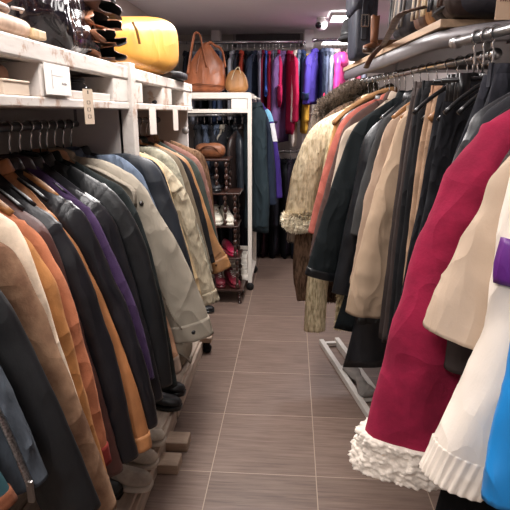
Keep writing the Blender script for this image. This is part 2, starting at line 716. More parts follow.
def trousers(label, group, o, rz, edge, m, rx=.1, hdesc='', hgroup='', mleg=None, hang='clip', px=True, q=1.0, ry=.019):
    GI[0] += 1
    sd = GI[0] * 1.7
    g = thing('trousers', label, 'trousers', o, rz, group)
    E = [in_plane(x, y, o, rz) for x, y in edge] if px else edge
    for s in (-1, 1):
        b = MB()
        e = [(E[0][0] + .002, E[0][1] - .02)] + E[1:]
        P = spline(e, int(32 * q))
        rings = []
        for i, p in enumerate(P):
            u = i / (len(P) - 1)
            rX = rx * (1 - .18 * u)
            ring = []
            for k in range(20):
                a = 2 * PI * k / 20
                x = p.x - rX + rX * math.copysign(abs(math.cos(a)) ** .8, math.cos(a))
                y = s * ry * 1.05 + ry * math.copysign(abs(math.sin(a)) ** .7, math.sin(a))
                w = .006 * noise.noise(Vector((x * 10 + sd, y * 20, p.z * 6))) + .004 * noise.noise(Vector((x * 24, sd, p.z * 15)))
                ring.append(Vector((x + w, y + w, p.z)))
            rings.append(ring)
        e_ = rings[-1]
        c = sum(e_, Vector()) / len(e_)
        rings.append([c + (qq - c) * .8 + Vector((0, 0, .03)) for qq in e_])
        b.loft([list(reversed(r)) for r in rings])
        b.build('leg', mleg or m, g)
    w = MB()
    c = E[0][0] - rx
    rings = []
    for z, k in ((.02, .94), (.02, 1), (0, 1.02), (-.02, 1.03), (-.022, .98)):
        rings.append([Vector((c + rx * k * math.copysign(abs(math.cos(a)) ** .7, math.cos(a)), (ry * 1.9) * k * math.copysign(abs(math.sin(a)) ** .7, math.sin(a)), E[0][1] - .02 + z)) for a in [2 * PI * i / 24 for i in range(24)]])
    w.loft([list(reversed(r)) for r in reversed(rings)])
    w.build('waistband', m, g)
    lp = MB()
    lp.box(E[0][0] - .002, E[0][0] + .004, -.006, .006, E[0][1] - .045, E[0][1] + .002)
    lp.build('belt_loop', m, g, smooth=False)
    if hang:
        hanger(hang, hdesc, (o[0], o[1], o[2]), rz, hgroup)
    return g

# ------------------------------------------------------------------ the room
ZC = 2.32
XL, XR, YB, YA = -1.28, 1.42, 6.15, 7.5
wallm = mat('wall paint', '#c4bbb6', .85, var=.03, vs=3, bump=.08, bs=120)
ceilm = mat('ceiling paint', '#e2dde2', .9, var=.02, vs=2, bump=.05, bs=90)
struct('floor', MB().box(XL - .1, XR + .1, -2.1, YA + .1, -.08, 0), tiles())
struct('ceiling', MB().box(XL - .1, XR + .1, -2.1, YA + .1, ZC, ZC + .08), ceilm)
struct('wall_left', MB().box(XL - .1, XL, -2.1, YB, 0, ZC), wallm)
struct('wall_right', MB().box(XR, XR + .1, -2.1, YA, 0, ZC), wallm)
struct('wall_back', MB().box(XL - .1, .13, YB, YB + .1, 0, ZC), wallm)
struct('wall_alcove_side', MB().box(.05, .13, YB + .1, YA, 0, ZC), wallm)
struct('wall_alcove_back', MB().box(.05, XR + .1, YA, YA + .1, 0, ZC), wallm)
struct('wall_front', MB().box(XL - .1, XR + .1, -2.2, -2.1, 0, ZC), wallm)
pm = mat('pillar paint', '#efe9ea', .7, var=.03, vs=4, bump=.05)
a, b = at_y(304, 60, 5.84), at_y(313, 60, 5.84)
struct('trim_1', MB().box(a.x, b.x, 5.84, 6.0, 0, ZC), pm)
a, b = at_y(211.5, 60, 5.84), at_y(220, 60, 5.84)
struct('trim_2', MB().box(a.x, b.x, 5.84, 6.0, 0, ZC), pm)
# dark framed panel high on the back wall
p, q_ = at_y(236, 33, YB - .02), at_y(300, 44, YB - .02)
t_ = thing('wall_panel', 'dark framed panel high on the back wall above the hanging rail', 'panel', ((p.x + q_.x) / 2, YB - .02, q_.z))
w_ = (q_.x - p.x) / 2
MB().box(-w_, w_, -.015, .015, 0, p.z - q_.z).build('board', mat('panel face', '#4a474d', .5, var=.1, vs=3), t_, False)
fb = MB()
fb.box(-w_ - .02, w_ + .02, -.03, .015, p.z - q_.z, p.z - q_.z + .03).box(-w_ - .02, w_ + .02, -.03, .015, -.03, 0)
fb.box(-w_ - .03, -w_, -.03, .015, -.03, p.z - q_.z + .03).box(w_, w_ + .03, -.03, .015, -.03, p.z - q_.z + .03)
fb.build('frame', mat('panel frame', '#857f84', .5), t_, False)


def ceiling_light(label, x, y, sx, sy, power, glow, col=(1, .97, .95), group=None, hang=0.0):
    t = thing('ceiling_light', label, 'light', (x, y, ZC), 0, group)
    f = MB()
    f.box(-sx / 2 - .02, sx / 2 + .02, -sy / 2 - .02, -sy / 2, -.03 - hang, -.001 - hang).box(-sx / 2 - .02, sx / 2 + .02, sy / 2, sy / 2 + .02, -.03 - hang, -.001 - hang)
    f.box(-sx / 2 - .02, -sx / 2, -sy / 2, sy / 2, -.03 - hang, -.001 - hang).box(sx / 2, sx / 2 + .02, -sy / 2, sy / 2, -.03 - hang, -.001 - hang)
    f.build('frame', plastic('#e8e8e8'), t, False)
    if hang:  # drop and rods added so the diffuser's glow also brightens the ceiling
        for s in (-1, 1):
            MB().tube([(0, s * sy * .35, -.002), (0, s * sy * .35, -hang)], .004, 8).build('hanging_rod', metal(), t)
    MB().box(-sx / 2, sx / 2, -sy / 2, sy / 2, -.022 - hang, -.001 - hang).build('diffuser', emis('#fff6f0', glow), t, False)
    l = bpy.data.lights.new('lamp', 'AREA')
    l.shape = 'RECTANGLE'
    l.size, l.size_y = sx, sy
    l.energy = power
    l.color = col
    o = bpy.data.objects.new('lamp', l)
    C.objects.link(o)
    o.parent = t
    o.location = (0, 0, -.03 - hang)
    return t


LG = 'jackets on the left rail'
HL = 'hangers on the left rail'
ZR = 1.45
NZ = ZR - HK
XRAIL = -.82


def rod(name, label, pa, pb, r, m, ends=True, group=None, hold=0, stand=False):
    pa, pb = Vector(pa), Vector(pb)
    t = thing(name, label, 'rail', pa, 0, group)
    MB().tube([Vector(), pb - pa], r, 14).build('tube', m, t)
    if hold:
        for u in (.03, .5, .97):
            q = (pb - pa) * u
            MB().box(q.x - .006, q.x + .006, q.y - .006, q.y + .006, q.z + r * .8, hold - pa.z).build('bracket', m, t, False)
    if stand:
        for u in (.985,):
            q = (pb - pa) * u
            MB().tube([(q.x, q.y, q.z), (q.x, q.y, .02 - pa.z)], r, 12).build('upright', m, t)
            MB().box(q.x - .25, q.x + .1, q.y - .02, q.y + .02, -pa.z + .001, .03 - pa.z).build('foot', m, t, False)
    for e in (Vector(), pb - pa):
        d = (pb - pa).normalized() * .012
        MB().tube([e - d, e + d], r * 1.35, 14).build('end_socket', m, t)
    return t


rod('hanging_rail', 'dark metal hanging rail under the nearer left shelf', (XRAIL, .25, ZR), (XRAIL, 2.06, ZR), .0125, metal('#6a676b', .35), hold=1.504)
rod('hanging_rail', 'dark metal hanging rail under the farther left shelf', (XRAIL, 2.16, ZR), (XRAIL, 3.25, ZR), .0125, metal('#6a676b', .35), hold=1.504)

# nearest first: (name, label, category, Y, outer edge in the photo frame, material, options)
black = lambda c='#18171b', r=.4: leather(c, r)
L = [
 ('jacket', 'teal padded jacket with rust lower edge, nearest on the left rail', 'jacket', .70, [(-130, 235), (-80, 340), (-32, 425), (14, 503)], satin('#2c4a50'), dict(cuff='band', mcuff=suede('#74452f'), cuff_len=.022, lblp='rust brown cuff', hdesc='holding the teal padded jacket')),
 ('denim_jacket', 'blue grey denim jacket with a metal zip on its sleeve edge', 'jacket', .79, [(-75, 235), (-30, 325), (10, 395), (46, 479)], denim('#41464d'), dict(hdesc='holding the blue grey denim jacket', r=(.06, .045))),
 ('jacket', 'charcoal black rough leather jacket between grey denim and brown suede', 'jacket', .88, [(-42, 245), (10, 307), (45, 378), (74, 440), (100, 506)], leather('#121214', .55), dict(hdesc='holding the charcoal rough leather jacket', r=(.065, .06))),
 ('jacket', 'brown mottled suede jacket with long sleeve beside the charcoal black one', 'jacket', 1.0, [(-8, 238), (15, 256), (38, 300), (66, 370), (92, 440), (117, 507)], mat('mottled suede', '#6e4f3c', .95, var=.2, vs=10, col2='#94745b', bump=.3, bs=260, bd=.002, spec=.2, detail=7, bump2=.22, bs2=9), dict(hdesc='holding the brown mottled suede jacket', r=(.06, .036))),
 ('jacket', 'cream suede jacket between brown suede and orange suede', 'jacket', 1.06, [(4, 216), (20, 232), (40, 282), (66, 367), (90, 440)], suede('#cdb9a3'), dict(hdesc='holding the cream suede jacket')),
 ('jacket', 'mustard orange suede jacket hanging next to the cream one', 'jacket', 1.12, [(22, 236), (39, 258), (56, 290), (76, 362), (93, 425), (107, 475)], suede('#9f6c40'), dict(hdesc='holding the mustard orange suede jacket')),
 ('jacket', 'rust orange suede jacket with stitched shoulder and dark red cuff', 'jacket', 1.18, [(22, 222), (40, 237), (54, 262), (68, 290), (90, 367), (101, 415), (110, 462)], suede('#a9694b'), dict(hdesc='holding the rust orange suede jacket', seam=.13, cuff='band', mcuff=suede('#7c2d28'), cuff_len=.055, lblp='dark red cuff', hang='wood')),
 ('jacket', 'dark maroon brown leather jacket with narrow edge beside rust suede', 'jacket', 1.24, [(25, 212), (45, 227), (59, 256), (70, 292), (94, 367), (112, 430), (123, 470)], leather('#472a25', .5), dict(hdesc='holding the dark maroon leather jacket')),
 ('leather_jacket', 'black leather jacket with a worn stitched sleeve seam and peach edge beside it', 'jacket', 1.30, [(36, 206), (54, 218), (68, 238), (84, 266), (104, 322), (119, 372), (130, 425), (138, 456)], black(), dict(hdesc='holding the worn black leather jacket', seam=.2, r=(.075, .05))),
 ('jacket', 'peach tan leather jacket shown only as a long sleeve ending in turned cuff', 'jacket', 1.37, [(50, 212), (62, 228), (79, 252), (97, 288), (113, 325), (131, 372), (143, 410), (151, 446)], leather('#a06a42', .5), dict(hdesc='holding the peach tan leather jacket', cuff='band', mcuff=leather('#a87349', .5), cuff_len=.045, r=(.055, .042))),
 ('leather_jacket', 'big glossy black leather jacket with shoulder seam in front of purple suede', 'jacket', 1.43, [(58, 195), (82, 212), (96, 238), (111, 272), (126, 305), (142, 352), (152, 390), (158, 424)], black('#1a191d', .3), dict(hdesc='holding the big glossy black leather jacket', seam=.16, r=(.08, .055), hang='wood')),
 ('jacket', 'purple suede jacket hanging among the black leather jackets', 'jacket', 1.50, [(80, 201), (97, 219), (114, 254), (133, 298), (145, 338), (154, 378)], suede('#3b2a48'), dict(hdesc='holding the purple suede jacket', seam=.18, mc=leather('#2d2028', .4))),
 ('leather_jacket', 'black leather jacket with crinkled shoulder just behind the purple suede', 'jacket', 1.56, [(90, 197), (108, 212), (121, 240), (138, 298), (152, 350), (163, 398)], black('#1d1c20', .28), dict(hdesc='holding the crinkled black leather jacket', seam=.15)),
 ('leather_jacket', 'black leather jacket with studded pocket zip, third behind the purple suede', 'jacket', 1.63, [(98, 181), (114, 192), (131, 214), (145, 244), (158, 292), (167, 340), (172, 384)], black('#18191b', .4), dict(hdesc='holding the studded black leather jacket', seam=.14)),
 ('jacket', 'dark green black wool coat lying against the beige epaulette coat', 'coat', 1.69, [(103, 177), (121, 187), (137, 212), (149, 246), (161, 294), (170, 340), (177, 385)], cloth('#1d2222'), dict(hdesc='holding the dark green black coat')),
 ('jacket', 'peach jacket with a checked cuff peeping below the beige coat', 'jacket', 1.74, [(98, 184), (116, 200), (134, 235), (150, 275), (164, 313), (174, 343), (181, 370)], suede('#a37c62'), dict(hdesc='holding the peach jacket with checked cuff', cuff='band', mcuff=cloth('#a08878', .5), cuff_len=.05, lblp='checked cuff', r=(.055, .036))),
 ('coat', 'beige cotton coat with shoulder strap, dark button and wide buttoned cuff', 'coat', 1.80, [(104, 161), (122, 170), (142, 185), (158, 214), (177, 243), (193, 278), (206, 311), (213, 333)], cloth('#938a7c', .06), dict(hdesc='holding the beige cotton coat', r=(.085, .075), ry=(.04, .042), amp=.007, cuff='band', cuff_len=.06, hem=-.8)),
 ('denim_jacket', 'pale blue denim jacket showing at the shoulder behind the beige coat', 'jacket', 1.87, [(118, 156), (138, 171), (148, 188), (156, 208), (168, 238), (180, 275)], denim('#5d6879'), dict(hdesc='holding the pale blue denim jacket')),
 ('jacket', 'dark navy jacket hanging by the white shelf post', 'jacket', 1.94, [(132, 154), (156, 165), (174, 205), (186, 245), (195, 285), (203, 318)], leather('#20242b', .5), dict(hdesc='holding the dark navy jacket beside the post', r=(.07, .06))),
 ('jacket', 'black denim jacket just past the white shelf post', 'jacket', 2.04, [(140, 156), (160, 168), (176, 212), (189, 258), (199, 300)], denim('#24262b'), dict(hdesc='holding the black denim jacket past the post')),
 # farther rack
 ('jacket', 'cream shirt jacket showing as a narrow strip before cream denim', 'jacket', 2.20, [(142, 153), (162, 168), (175, 208), (184, 235), (193, 262), (203, 300)], cloth('#bfa57f'), dict(hdesc='holding the cream strip shirt jacket', r=(.05, .03))),
 ('denim_jacket', 'cream denim jacket with flap pocket and wide worn sleeve', 'jacket', 2.27, [(164, 164), (183, 186), (192, 206), (200, 236), (207, 262), (214, 285), (219, 300)], denim('#a89c86'), dict(hdesc='holding the cream denim jacket', r=(.075, .06), amp=.007, cuff='band', cuff_len=.05, hem=-.66)),
 ('jacket', 'grey green camouflage jacket behind the cream denim', 'jacket', 2.36, [(156, 148), (173, 159), (182, 178), (192, 210), (203, 240), (211, 272)], mat('camouflage', '#6c6a5c', .9, var=.3, vs=22, col2='#a5a08d'), dict(hdesc='holding the grey green camouflage jacket', hang='wire')),
 ('jacket', 'taupe jacket between camouflage jacket and black jacket', 'jacket', 2.45, [(165, 150), (181, 163), (194, 200), (204, 235), (213, 272)], cloth('#6f6353'), dict(hdesc='holding the taupe jacket')),
 ('jacket', 'black jacket in front of the tan leather coat', 'jacket', 2.53, [(166, 150), (186, 164), (198, 192), (207, 225), (215, 262)], cloth('#1e1d1f'), dict(hdesc='holding the black jacket before the tan coat', hang='wire')),
 ('coat', 'tan leather coat with a long sleeve and stitched cuff at rail end', 'coat', 2.64, [(172, 151), (188, 161), (198, 185), (208, 214), (217, 239), (225, 253), (231, 266)], leather('#9c7048', .55), dict(hdesc='holding the tan leather coat', r=(.07, .06), cuff='band', cuff_len=.06, seam=.15)),
 ('jacket', 'dark grey green jacket behind the tan leather coat', 'jacket', 2.76, [(176, 151), (195, 163), (203, 182), (211, 212), (219, 245)], cloth('#3d443f'), dict(hdesc='holding the dark grey green jacket', hang='wood')),
 ('jacket', 'dusty pink jacket with collar seen between grey green and brown pile', 'jacket', 2.86, [(180, 148), (198, 160), (207, 182), (214, 214), (219, 245)], suede('#7d5a51'), dict(hdesc='holding the dusty pink jacket', hang='wood')),
 ('fur_coat', 'brown pile coat with fluffy collar, last on the left rail', 'coat', 2.98, [(186, 146), (202, 154), (209, 172), (213, 198), (216, 232)], fur('#6a4e3c', '#a58469'), dict(hdesc='holding the brown pile coat', pile=.014, r=(.07, .06), hang='wood')),
]
GL = {}
for (nm, lb, ct, Y, ed, m, op) in L:
    op = dict(op)
    far = Y > 2.1
    g, E_, rg = garment(nm, lb, ct, LG, (XRAIL, Y, NZ), 0, ed, m, hgroup=HL, q=1.0, **op)
    GL[lb.split()[0] + str(Y)] = (g, E_, rg)

# ------------------------------------------------------------------ right side: two hanging racks standing at an angle
RG = 'coats on the right rails'
HR = 'hangers on the right rails'
ZR2 = 1.66
NZ2 = ZR2 - HK
FA, FB = Vector((.335, 3.45, ZR2)), Vector((.60, 1.72, ZR2))          # farther rail
NA, NB = Vector((.45, 1.60, ZR2 + .02)), Vector((.71, .48, ZR2 + .02))           # nearer rail
rod('hanging_rail', 'bright metal hanging rail along the farther right rack', FA, FB, .0125, metal('#c9c9cb', .3), hold=1.735)
rod('hanging_rail', 'bright metal hanging rail along the nearer right rack', NA, NB, .0125, metal('#c9c9cb', .3), stand=True)


def on_rail(Y, a, b):
    t = (Y - a.y) / (b.y - a.y)
    return (a.x + (b.x - a.x) * t, Y, a.z - HK)


RZF = PI + math.atan2(FB.x - FA.x, FA.y - FB.y)
RZN = PI + math.atan2(NB.x - NA.x, NA.y - NB.y)
R = [
 ('fur_coat', 'dark grey brown fluffy fur coat at the far end of the right rail', 3.10, [(352, 83), (331, 93), (314, 113), (304, 142), (297, 175), (290, 215), (287, 240)], fur('#1d1917', '#9a8b7e'), dict(pile=.04, r=(.09, .06), ry=(.06, .05), hem=-1.0, hang='wood', hdesc='holding the dark grey fur coat')),
 ('fur_coat', 'brown long fur coat whose hem hangs lowest behind the pale fur', 3.0, [(336, 108), (322, 120), (309, 138), (300, 170), (296, 225), (293, 270), (297, 300)], fur('#3c2c23', '#7a6250'), dict(pile=.026, r=(.08, .075), ry=(.05, .04), hem=-1.15, wb=.26, hang='wood', hdesc='holding the brown long fur coat')),
 ('fur_coat', 'pale cream fur coat with a flared fluffy sleeve end', 2.90, [(347, 108), (330, 116), (314, 126), (304, 141), (294, 166), (288, 195), (284, 217)], fur('#cbb58c', '#f5e6c6'), dict(pile=.03, r=(.085, .075), ry=(.05, .045), flare=.35, hem=-.75, hang='wood', hdesc='holding the pale cream fur coat')),
 ('fur_coat', 'long beige curly fur coat reaching almost to the floor', 2.82, [(352, 108), (338, 120), (326, 150), (318, 200), (311, 250), (306, 290), (304, 330)], fur('#a99770', '#e6d7b4'), dict(pile=.022, r=(.06, .06), ry=(.03, .035), hem=-1.25, wb=.17, hang='wood', hdesc='holding the long beige curly fur coat')),
 ('coat', 'tan suede coat with wide collar in front of the furs', 2.72, [(352, 105), (337, 118), (331, 140), (323, 175), (316, 205), (312, 232)], suede('#9c7146'), dict(hang='wood', hdesc='holding the tan suede coat with wide collar', body_m=leather('#2a1c18', .5), r=(.06, .03))),
 ('leather_jacket', 'dark brown leather jacket between tan suede coat and coral coat', 2.66, [(356, 108), (341, 120), (334, 142), (326, 172), (318, 210), (311, 245)], leather('#2c1f1c', .4), dict(hang='wire', hdesc='holding the dark brown leather jacket')),
 ('coat', 'coral pink coat on the right rail', 2.58, [(357, 108), (342, 121), (334, 138), (326, 162), (318, 190), (308, 232)], suede('#995449'), dict(hang='wire', hdesc='holding the coral pink coat', r=(.055, .035))),
 ('coat', 'plum brown suede coat hanging in front of the coral coat', 2.52, [(358, 112), (345, 126), (338, 145), (329, 175), (317, 220), (309, 257)], suede('#4a3834'), dict(hang='wire', hdesc='holding the plum brown suede coat', hem=-.8)),
 ('coat', 'beige grey thin coat behind the teal black coat', 2.45, [(364, 119), (350, 127), (342, 137), (336, 165), (330, 195), (325, 225)], cloth('#a8998a'), dict(hang='wire', hdesc='holding the beige grey thin coat', r=(.05, .03))),
 ('coat', 'long teal black coat with leather edged hem', 2.36, [(372, 112), (357, 124), (347, 143), (337, 170), (327, 200), (315, 240), (305, 274)], cloth('#161b1d'), dict(hang='wire', hdesc='holding the long teal black coat', hem=-1.05, r=(.075, .075), cuff='band', mcuff=leather('#17181b', .35), cuff_len=.03, wb=.3)),
 ('leather_jacket', 'black glossy jacket between teal coat and grey coat', 2.28, [(383, 118), (369, 131), (361, 147), (355, 180), (345, 225), (338, 262), (332, 292)], black('#191b1f', .34), dict(hang='wire', hdesc='holding the black glossy jacket', hem=-1.2, wb=.27)),
 ('coat', 'charcoal grey coat with a metal zip next to the camel coats', 2.20, [(388, 115), (379, 128), (371, 150), (363, 177), (356, 205), (351, 234)], cloth('#3b3b3b'), dict(hang='wire', hdesc='holding the charcoal grey coat', hem=-.95)),
 ('coat', 'camel coat hanging behind the other camel coat', 2.12, [(400, 114), (387, 127), (380, 148), (370, 182), (363, 215), (356, 252), (350, 283)], cloth('#9c8572', .08), dict(hang='wood', hdesc='holding the rear camel coat', r=(.065, .06), amp=.008)),
 ('coat', 'camel coat with a long full sleeve ending in a curved hem', 2.03, [(410, 107), (399, 122), (391, 147), (380, 178), (370, 210), (359, 250), (351, 285), (346, 312)], cloth('#a8917a', .08), dict(hang='wood', hdesc='holding the front camel coat', r=(.08, .08), ry=(.04, .045), amp=.006, hem=-.85, wb=.22)),
]
for (nm, lb, Y, ed, m, op) in R:
    g, E_, rg = garment(nm, lb, 'coat', RG, on_rail(Y, FA, FB), RZF, ed, m, hgroup=HR, **op)
    if lb.startswith('dark grey brown fluffy') or lb.startswith('tan suede coat') or lb.startswith('pale cream'):
        GL[lb.split()[0] + 'R'] = (g, E_, rg)
g, E_, rg = GL['darkR']
fc = MB()
fc.soft((.10, 0, -.01), (.16, .085, .075), .9, 56, 36, amp=.12, ns=12, seed=5, fn=lambda p: Vector((p.x, p.y, p.z - .45 * p.x)))
spikes(fc, .035, 77, .2)
fc.build('fur_collar', fur('#1d1917', '#9a8b7e'), g)
g, E_, rg = GL['paleR']
cc = sum(rg[-4], Vector()) / len(rg[-4])
fc = MB()
fc.soft(tuple(cc), (.1, .06, .055), .9, 50, 30, amp=.15, ns=14, seed=8)
spikes(fc, .024, 78, .3)
fc.build('fur_cuff', fur('#d8c6a2', '#fff4dc'), g)
g, E_, rg = GL['tanR']
cc = MB()
cr = []
for i in range(14):
    u = i / 13
    cr.append([Vector((-.05 + .30 * u, .035 * math.cos(2 * PI * k / 14) - .0, .035 - .13 * u * u - .02 * u + .022 * math.sin(2 * PI * k / 14) * (1 - .4 * u))) for k in range(14)])
cc.loft(cr)
cc.build('wide_collar', suede('#84603f'), g)
TG = 'trousers on the right rails'
trousers('brown black velvet trousers clipped beside the camel coats', TG, on_rail(1.95, FA, FB), RZF, [(416, 82), (410, 111), (403, 150), (398, 188), (388, 265), (380, 340)], mat('velvet', '#2e2320', .9, var=.2, vs=12, sheen=.2), rx=.105, hdesc='holding the brown black velvet trousers', hgroup=HR)
trousers('plain black trousers clipped between brown black and tan trousers', TG, on_rail(1.88, FA, FB), RZF, [(424, 81), (418, 100), (411, 145), (405, 188), (397, 262), (388, 345)], cloth('#19191b'), rx=.1, hdesc='holding the plain black trousers', hgroup=HR)
trousers('tan waisted trousers with pale beige legs on clips', TG, on_rail(1.81, FA, FB), RZF, [(433, 86), (428, 112), (421, 150), (416, 187), (410, 240), (402, 320)], suede('#94715a'), rx=.095, hdesc='holding the tan and beige trousers', hgroup=HR, mleg=suede('#9d8068'))
trousers('wide black jeans with pale stitching on clips', TG, on_rail(1.74, FA, FB), RZF, [(448, 78), (441, 96), (432, 143), (425, 187), (410, 260), (396, 345), (388, 410)], denim('#17171b'), rx=.115, hdesc='holding the wide black jeans', hgroup=HR, ry=.024)
R2 = [
 ('jacket', 'black padded jacket under bare black hangers on the nearer right rail', 1.10, [(478, 112), (466, 135), (452, 165), (440, 195), (428, 240), (415, 300), (402, 360)], satin('#1c1c20'), dict(collar=False, hang='black', hdesc='holding the black padded jacket', hem=-.9, wb=.22, r=(.06, .055))),
 ('jacket', 'dark grey jacket on black hanger just behind the red coat', 1.05, [(492, 108), (478, 130), (466, 152), (452, 182), (440, 222), (425, 290), (412, 350)], cloth('#26262a'), dict(collar=False, hang='black', hdesc='holding the dark grey jacket', hem=-.95, wb=.22)),
 ('coat', 'long black coat hanging below and behind the red coat', .99, [(503, 112), (490, 130), (475, 160), (455, 215), (430, 300), (408, 390), (392, 455)], cloth('#141416'), dict(collar=False, hang='black', hdesc='holding the long black coat', hem=-1.3, wb=.37, r=(.06, .08))),
 ('coat', 'crimson red suede coat with white sherpa trimmed sleeve', .93, [(516, 106), (490, 123), (470, 145), (449, 171), (436, 198), (427, 222), (412, 265), (398, 310), (382, 372), (366, 432), (357, 462)], suede('#831a37'), dict(hang='black', hdesc='holding the crimson red coat', r=(.085, .088), ry=(.045, .05), amp=.006, cuff='sherpa', mcuff=mat('sherpa fleece', '#d9cdc0', .95, var=.1, vs=60, bump=.6, bs=160, bd=.004, sheen=.3), cuff_len=.06, lblp='white curly sherpa trim', seam=.2, hem=-.6, wb=.2)),
 ('jacket', 'charcoal brown jacket squeezed between red coat and beige jacket', .87, [(530, 128), (510, 151), (496, 175), (486, 200), (470, 250), (455, 310), (447, 370)], cloth('#3a3230'), dict(hang='black', hdesc='holding the charcoal brown jacket', hem=-.95)),
 ('jacket', 'beige cotton jacket with wide short sleeve over the red coat', .80, [(530, 146), (508, 163), (490, 198), (473, 230), (458, 258), (444, 285), (432, 310), (425, 328)], cloth('#ae9985', .06), dict(hang='wood', hdesc='holding the beige cotton jacket', r=(.075, .066), ry=(.042, .045), amp=.0055)),
 ('jacket', 'white cotton jacket with a gathered sleeve cuff and purple patch', .72, [(545, 120), (520, 165), (506, 228), (497, 265), (491, 325), (465, 383), (441, 433), (424, 472)], cloth('#d6cabd', .04), dict(hang='white', hdesc='holding the white cotton jacket', r=(.075, .07), ry=(.042, .04), amp=.006, cuff='rib', cuff_len=.05)),
 ('jacket', 'bright blue shiny jacket at the right edge, nearest on the right rail', .64, [(580, 120), (556, 180), (535, 260), (511, 362), (498, 420), (488, 468), (483, 498)], satin('#1f7fc4'), dict(hang='white', hdesc='holding the bright blue shiny jacket', r=(.075, .07), ry=(.04, .04), amp=.006)),
]
for (nm, lb, Y, ed, m, op) in R2:
    g, E_, rg = garment(nm, lb, 'coat' if nm == 'coat' else 'jacket', RG, on_rail(Y, NA, NB), RZN, ed, m, hgroup=HR, **op)
    GL[lb.split()[0]] = (g, E_, rg, on_rail(Y, NA, NB))
trousers('black jeans clipped high on the nearer right rail', TG, on_rail(1.20, NA, NB), RZN, [(492, 64), (482, 99), (470, 130), (455, 170), (440, 240), (425, 320)], denim('#222228'), rx=.09, hdesc='holding the high black jeans', hgroup=HR)
# bare hangers hanging among the clothes
for k, (Y, kind, d) in enumerate(((1.52, 'black', 'hanging bare beside the wide black jeans'), (1.58, 'wood', 'with pale wooden arm hanging bare by black jeans'), (1.64, 'black', 'hanging bare behind the wooden one'))):
    a = on_rail(Y + .2, FA, FB)
    hanger(kind, d, a, RZF, HR)
for k, (Y, kind, d) in enumerate(((1.28, 'black', 'hanging bare, fifth from the end of the nearer right rail'), (1.50, 'black', 'hanging bare at the very end of the nearer right rail'), (1.34, 'black', 'hanging bare between the end hanger and the high black jeans'))):
    hanger(kind, d, on_rail(Y, NA, NB), RZN, HR)
for Y, d in ((1.42, 'hanging bare third from the near rail end'), (1.46, 'hanging bare at the near rail end'), (1.25, 'hanging bare beside the high black jeans')):
    hanger('clip', d, on_rail(Y, NA, NB), RZN, HR)
# white rack foot lying along the floor, with a grey rag
ba, bb = at_z(319, 344, 0), at_z(385, 448, 0)
d = (bb - ba)
t_ = thing('rack_base', 'white metal base frame of the right rack on the tiled floor', 'base', ba, math.atan2(d.y, d.x), None)
Lb = d.length
wm = mat('white metal', '#cfc9c2', .5, var=.06, vs=9, bump=.05)
MB().box(0, Lb, 0, .03, 0, .035).build('outer_bar', wm, t_, False, .003)
MB().box(.02, Lb, .10, .13, 0, .05).build('inner_bar', wm, t_, False, .003)
for k in range(4):
    x = .03 + k * (Lb - .1) / 3
    MB().box(x, x + .03, .03, .10, .005, .03).build('cross_bar', wm, t_, False, .002)
c = MB()
rg_ = []
for i in range(22):
    u = i / 21
    pr = []
    for k in range(16):
        a = 2 * PI * k / 16
        w_ = .035 + .012 * math.sin(u * 9)
        pr.append(Vector((u * .34, w_ * math.cos(a) + .012 * noise.noise(Vector((u * 6, k * .5, 1))), max(-.002, .022 * math.sin(a) + .012 + .012 * noise.noise(Vector((u * 8, math.cos(a) * 2, math.sin(a) * 2)))))))
    rg_.append(pr)
c.loft(rg_)
o = c.build('cleaning_rag', cloth('#7d7772'))
o.location = ba + d.normalized() * .42 + Vector((-d.y, d.x, 0)).normalized() * .065 + Vector((0, 0, .035))
o.rotation_euler = (0, 0, math.atan2(d.y, d.x))
tag(o, 'crumpled grey cloth rag draped over the white rack base', 'rag')

# ------------------------------------------------------------------ back wall: two tiers of clothes seen from their sleeve side
def at_x(x, y, X):
    r = ray(x, y)
    t = X / r.x
    return Vector((X, r.y * t, HC + r.z * t))


YR = 5.55
ZU = at_y(270, 42, YR).z
ZL = at_y(270, 151, YR).z
xa, xb = at_y(170, 45, YR).x, at_y(304, 45, YR).x
rod('hanging_rail', 'long chrome hanging rail across the top of the back wall', (xa, YR, ZU), (xb, YR, ZU), .014, metal('#c6c6c8', .25))
rod('hanging_rail', 'chrome hanging rail low along the back wall', (xa, YR, ZL), (at_y(303, 151, YR).x, YR, ZL), .014, metal('#9a9a9c', .3))
ZA = at_y(330, 40, YR).z
rod('hanging_rail', 'chrome hanging rail inside the bright alcove', (at_y(313.5, 40, YR).x, YR, ZA), (1.38, YR, ZA), .014, metal('#c6c6c8', .25))


def hung(name, label, cat, group, x, w, yb, m, zr, Y=YR, kind='wire', drop=0.0, hd=None, q=.5, collar=True, m2=None, top=None):
    """a garment on the back rail: x, w, yb measured in the photo (middle, width, lowest point)"""
    X = at_y(x, 100, Y).x
    sc_ = 5.4 / 525
    zn = zr - HK
    zb = at_y(x, yb, Y - .2).z
    ln = max(.3, zn - zb)
    big = 1.28 if w >= 8 else 1.0
    half = w * 1.45 * (1.2 if w >= 8 else 1) * sc_ / 2
    th = max(.014, min(.03, half * .6))
    tw = math.asin(min(.6, max(.0, (half - th) / .21))) * RND.choice((-1, 1))
    r_ = RND.uniform
    e = [(.19 * big, -.085), (.215 * big + r_(-.01, .01), -.2), (.23 * big + r_(-.02, .02), -.42), (.235 * big + r_(-.02, .02), -min(.66, ln))]
    g, _, _ = garment(name, label, cat, group, (X, Y, zn), -PI / 2, e, m, r=(.06, .05), ry=(th * 1.0, th * .95), hem=-ln, wb=.21, t=th, px=False,
                      hang=kind, hdesc=hd or ('holding the ' + label.split(' hanging')[0].split(' on the')[0].split(' in the')[0]), hgroup='hangers on the back rails', q=q, collar=collar, twist=tw, body_m=m2, seam=None)
    return g


